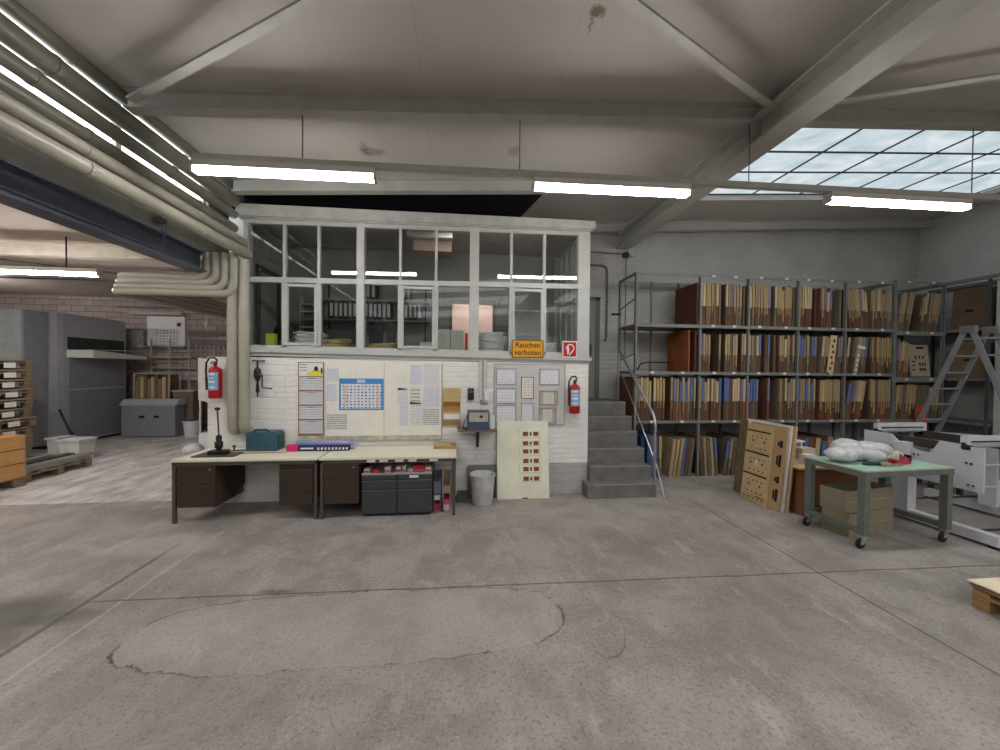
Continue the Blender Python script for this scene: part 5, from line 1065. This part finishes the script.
# pallet with steel strips
t=thing('pallet','low pallet carrying dark metal strips beside the crate','pallet',(-7.1,7.1,0)); pallet(t,-7.45,-6.72,6.58,7.66,0,PALW)
for k in range(7):
    m=MB(); x=-6.76-.095*k; m.box(x-.07,x,6.55+R.uniform(0,.1),7.7+R.uniform(-.1,.15),.146+(.03 if k%2 else 0),.18+(.05 if k%3==0 else .03)); solo('metal_strip',m,M('strip_metal',(86,84,80),.4,.4) if k%2 else M('strip_pale',(150,148,140),.5),'%s metal strip, %s from the right on the low pallet'%(('dark','pale')[0 if k%2 else 1],ords[k]),'metal strip','metal strips on the low pallet')
def tub(x,y,z,r,h,label,c=(206,206,204),rect=None):
    t=thing('plastic_tub',label,'tub',(x,y,z)); K=M('tub_%d'%c[0],c,.5)
    m=MB()
    if rect: 
        w,d=rect; m.hexa([(x-w*.42,y-d*.42,z),(x+w*.42,y-d*.42,z),(x+w*.42,y+d*.42,z),(x-w*.42,y+d*.42,z),(x-w/2,y-d/2,z+h),(x+w/2,y-d/2,z+h),(x+w/2,y+d/2,z+h),(x-w/2,y+d/2,z+h)])
    else: m.lathe([(0,0),(r*.82,0),(r,h),(0,h)],(x,y,z),24)
    build('tub_body',m,K,t,smooth=not rect); m=MB()
    if rect: m.box(x-w/2-.02,x+w/2+.02,y-d/2-.02,y+d/2+.02,z+h-.03,z+h+.01)
    else: m.lathe([(0,h),(r+.012,h),(r+.012,h-.03),(r,h-.03)],(x,y,z),24)
    build('rim',m,K,t)
tub(-7.36,8.1,0,.2,.42,'pale rectangular tub with rim behind the metal strips',rect=(.36,.34))
tub(-7.84,8.3,0,.12,.42,'narrow pale tub between the pallet stack and the rectangular tub',(190,190,188),rect=(.2,.3))
m=MB(); m.tube([(-7.75,8.6,0),(-8.05,8.5,.95)],.02,6); m.tube([(-7.62,8.6,0),(-7.95,8.5,.7)],.015,6); solo('leaning_bar',m,BLACK,'black bars leaning against the large grey machine','bar')
# big machine
t=thing('printing_press','very large grey enclosed cutting machine in the side hall','machine',(-10,10,0)); XF=-8.95; yA,yB=9.1,11.15; zt=3.03
m=MB(); rc=.45; prof=[(XF,yB),(XF,yA+rc)]+[(XF-rc+rc*math.cos(a),yA+rc-rc*math.sin(a)) for a in (PI/2*k/6 for k in range(1,7))]+[(-11.6,yA),(-11.6,yB)]
m.prism(prof,.06,zt,'z'); build('enclosure',m,MGREY,t)
m=MB(); m.box(-12.0,-9.02,8.8,9.1,1.95,2.98); build('upper_cover',m,M('machine_light_panel',(172,176,177),.45),t)
m=MB(); m.box(-9.02,-8.97,8.8,9.24,.1,3.0); build('edge_post',m,M('machine_edge',(140,142,149),.5),t)
m=MB(); m.box(XF-.0,XF+.004,9.64,11.1,2.02,2.5); op=build('delivery_opening',m,M('machine_inside',(50,54,56),.5),t)
m=MB(); m.prism([(9.62,2.02),(11.12,2.02),(11.12,2.1),(9.62,2.2)],XF+.004,XF+.55,'x'); build('delivery_tray',m,M('tray_pale',(212,216,206),.5),t)
m=MB(); m.box(XF+.0,XF+.012,9.66,11.08,.12,1.98); dr=build('lower_door',m,MDG,t); m=MB(); m.box(XF+.012,XF+.03,9.68,11.06,1.26,1.3); build('door_rail',m,M('rail_light',(176,178,182),.4),dr)
m=MB(); m.box(-11.5,XF-.05,yA+.1,yB,0,.06); build('plinth',m,BLACK,t)
for k in range(3):
    m=MB(); m.box(XF+.05+.02*k,XF+.5,10.0+.3*k,10.6+.2*k,2.215+.008*k,2.221+.008*k); o=solo('printed_sheet',m,M('greenish_sheet',(206,214,198),.6,var=.12,scale=10),'pale green printed sheet on the machine tray, %s'%['bottom','middle','top'][k],'sheet','sheets on the machine tray')
t=thing('machine_cabinet','low grey cabinet unit with two dark grips right of the large machine','cabinet',(-8.0,10.9,0))
m=MB(); m.prism([(-8.62,0.02),(-7.35,.02),(-7.35,.82),(-8.62,.82)],10.6,10.95); build('body',m,MDG,t,bevel=.01)
m=MB(); m.prism([(10.56,.82),(10.95,.82),(10.95,.98),(10.68,.98)],-8.64,-7.3,'x'); build('sloping_top',m,MGREY,t)
for x in (-8.2,-7.85): m=MB(); m.box(x,x+.12,10.585,10.6,.5,.56); build('grip',m,BLACK,t)
t=thing('board_rack','wooden boards standing in a pale frame behind the grey cabinet','rack',(-8.2,11.2,0)); m=MB(); m.frame(-8.65,-7.76,.0,1.66,11.0,11.03,.03); m.frame(-8.65,-7.76,.0,1.66,11.4,11.43,.03); build('frame',m,STEELW,t)
for k in range(9):
    m=MB(); x=-8.6+.09*k; m.box(x,x+.072+.012*(k%2),11.035,11.38,.031,1.5+.05*(k%3)); solo('wood_block_board',m,[PALW,PLY,DKB][k%3],'wooden board %s from the left in the frame behind the grey cabinet'%ords[k],'board','boards behind the grey cabinet')
t=thing('yellow_topped_rack','pale tube rack with yellow-green shelf above the grey cabinet','rack',(-8.0,11.5,1.7)); m=MB(); m.box(-8.6,-7.5,11.46,11.7,2.08,2.11); build('yellow_shelf',m,M('yellow_green',(206,208,120),.6),t)
for x in (-8.58,-8.1,-7.6): m=MB(); m.box(x,x+.035,11.46,11.5,0,2.6); build('tube_post',m,STEELW,t)
m=MB(); m.box(-8.6,-6.9,11.46,11.5,1.78,1.81); m.box(-8.6,-6.9,11.46,11.5,1.45,1.48); build('cross_tube',m,STEELW,t)
for k in range(7): m=MB(); x=-7.5+.12*k; m.box(x,x+.02,11.6,11.63,1.8,2.45); build('tube_bar',m,STEELW,t)
papers(-7.35,11.6,.7,.3,5,M('grey_paper',(180,176,172),.7),'grey papers lying on the tube rack right of the boards',z=1.482,hh=.04)
m=MB(); m.box(-8.2,-7.55,11.3,11.42,1.165,1.4) ; m.b.free()
t=thing('whiteboard','white board with small drawings under a strip lamp on the brick wall','whiteboard',(-8.3,11.7,2.45)); m=MB(); m.box(-8.8,-7.82,11.66,11.75,2.42,3.26); build('board',m,M('whiteboard_white',(232,232,232),.4,var=.01),t)
m=MB(); m.box(-8.6,-8.0,11.655,11.66,2.46,2.9); build('map_drawing',m,grid('sketch',(226,226,226),(90,90,96),.09,.08,.45),t); m=MB(); m.box(-8.02,-7.92,11.65,11.66,2.98,3.08); build('magnet',m,BLACK,t); m=MB(); m.box(-8.85,-7.78,11.58,11.75,2.36,2.41); build('ledge',m,MDG,t)
t=thing('strip_lamp','unlit grey strip lamp mounted above the whiteboard','lamp',(-8.4,11.6,3.3)); m=MB(); m.box(-9.15,-7.75,11.45,11.6,3.28,3.36); build('lamp_body',m,STEELW,t); m=MB(); m.box(-8.9,-8.0,11.6,11.75,3.3,3.34); build('arm',m,STEELW,t)
m=MB(); m.box(-9.2,-8.85,11.6,11.75,2.35,2.85); solo('glass_cabinet',m,M('pale_glassware',(176,172,172),.4,var=.3,scale=14),'pale bundle of bottles hanging left of the whiteboard','bottles')
m=MB(); m.box(-7.75,-4.0,11.66,11.75,2.75,2.85); m.box(-7.75,-4.0,11.64,11.75,2.35,2.62); m.box(-9.6,-3.6,11.68,11.75,3.48,3.53); solo('wall_trunking',m,M('mauve_grey_trunk',(124,116,116),.6),'mauve-grey trunking bands along the brick wall right of the whiteboard','trunking')
t=thing('brown_cabinet','brown wooden cabinet with pale top right of the grey cabinet','cabinet',(-7.4,11.2,0)); m=MB(); m.box(-7.68,-7.18,11.0,11.4,.08,1.16); build('body',m,wood('dull_brown',(104,92,80),(122,108,94)),t); m=MB(); m.box(-7.7,-7.16,10.98,11.42,1.16,1.2); build('top',m,STEELW,t)
for x in (-7.66,-7.24): m=MB(); m.box(x,x+.05,11.02,11.38,0,.08); build('foot',m,BLACK,t)
tub(-7.02,10.72,0,.19,.42,'white lidded bucket beside the brown cabinet in the side hall',(212,214,218))
m=MB(); m.prism([(-6.15,1.05),(-5.8,.95),(-5.8,2.0),(-6.15,2.05)],9.6,9.66); m.box(-6.13,-6.1,9.6,9.64,0,1.05); m.box(-5.86,-5.83,9.6,9.64,0,1.05); solo('white_cover',m,M('cream_cover',(216,214,206),.6),'cream sheet panel on thin legs left of the extinguisher','panel')
t=thing('white_sack','white crumpled sack on the floor behind the left desk end','sack',(-5.5,8.2,0)); m=MB(); m.ico((-5.35,8.2,.15),.17,3,(1.1,.9,.85),.12); build('sack_body',m,M('sack_white',(206,204,206),.7,var=.1,scale=10),t,smooth=True)
m=MB(); m.box(-5.5,-5.2,8.6,8.9,0,.42); solo('white_carton',m,WHITEP,'white carton standing behind the white sack','box')
m=MB(); m.tube([(-6.2,10.0,3.78),(-6.2,10.0,2.95)],.012,6); m.tube([(-6.2,10.0,2.95),(-6.22,10.0,2.82)],.04,8); solo('hanging_pull',m,M('pale_cord',(200,196,190),.6),'pale cord with dark grip hanging from the side hall ceiling','cord pull')
t=thing('ceiling_conduits','thin dark conduits and hangers below the side hall ceiling','conduit',(-6,8,3.7)); m=MB(); m.tube([(-12,8.6,3.6),(-4.5,8.6,3.6)],.018,6); m.tube([(-9.5,6.2,3.66),(-5.2,9.3,3.66)],.014,6); m.tube([(-12,7.7,3.62),(-4.5,7.6,3.62)],.014,6); build('conduit_run',m,M('dark_conduit',(84,78,74),.6),t)
for x in (-7.2,-5.9): m=MB(); m.tube([(x,6.35,3.3),(x,6.35,3.78)],.01,6); build('hanger',m,BLACK,t)
# ================================================================== WORLD, CAMERA
w=bpy.data.worlds.new('overcast'); S.world=w; w.use_nodes=True
w.node_tree.nodes['Background'].inputs[0].default_value=(.75,.82,.88,1); w.node_tree.nodes['Background'].inputs[1].default_value=.6
yaw,pit,rol=math.radians(6.2),math.radians(.9),math.radians(.55)
f=Vector((math.sin(yaw)*math.cos(pit),math.cos(yaw)*math.cos(pit),-math.sin(pit))); rt=Vector((math.cos(yaw),-math.sin(yaw),0)); up=rt.cross(f)
r2=rt*math.cos(rol)+up*math.sin(rol); u2=-rt*math.sin(rol)+up*math.cos(rol)
cam=bpy.data.cameras.new('camera'); co=bpy.data.objects.new('camera',cam); COL.objects.link(co); S.camera=co
cam.sensor_width=36; cam.lens=13.5; cam.clip_start=.05; cam.clip_end=100
mt=Matrix((r2,u2,-f)).transposed().to_4x4(); mt.translation=(0,0,1.85); co.matrix_world=mt
S.view_settings.view_transform='Standard'; S.view_settings.look='None'; S.view_settings.gamma=1; S.view_settings.use_curve_mapping=False
S.view_settings.exposure=0.98
S.cycles.use_denoising=True; S.cycles.max_bounces=8; S.cycles.diffuse_bounces=5; S.cycles.transparent_max_bounces=12; S.cycles.sample_clamp_indirect=6
print('boards',NB)
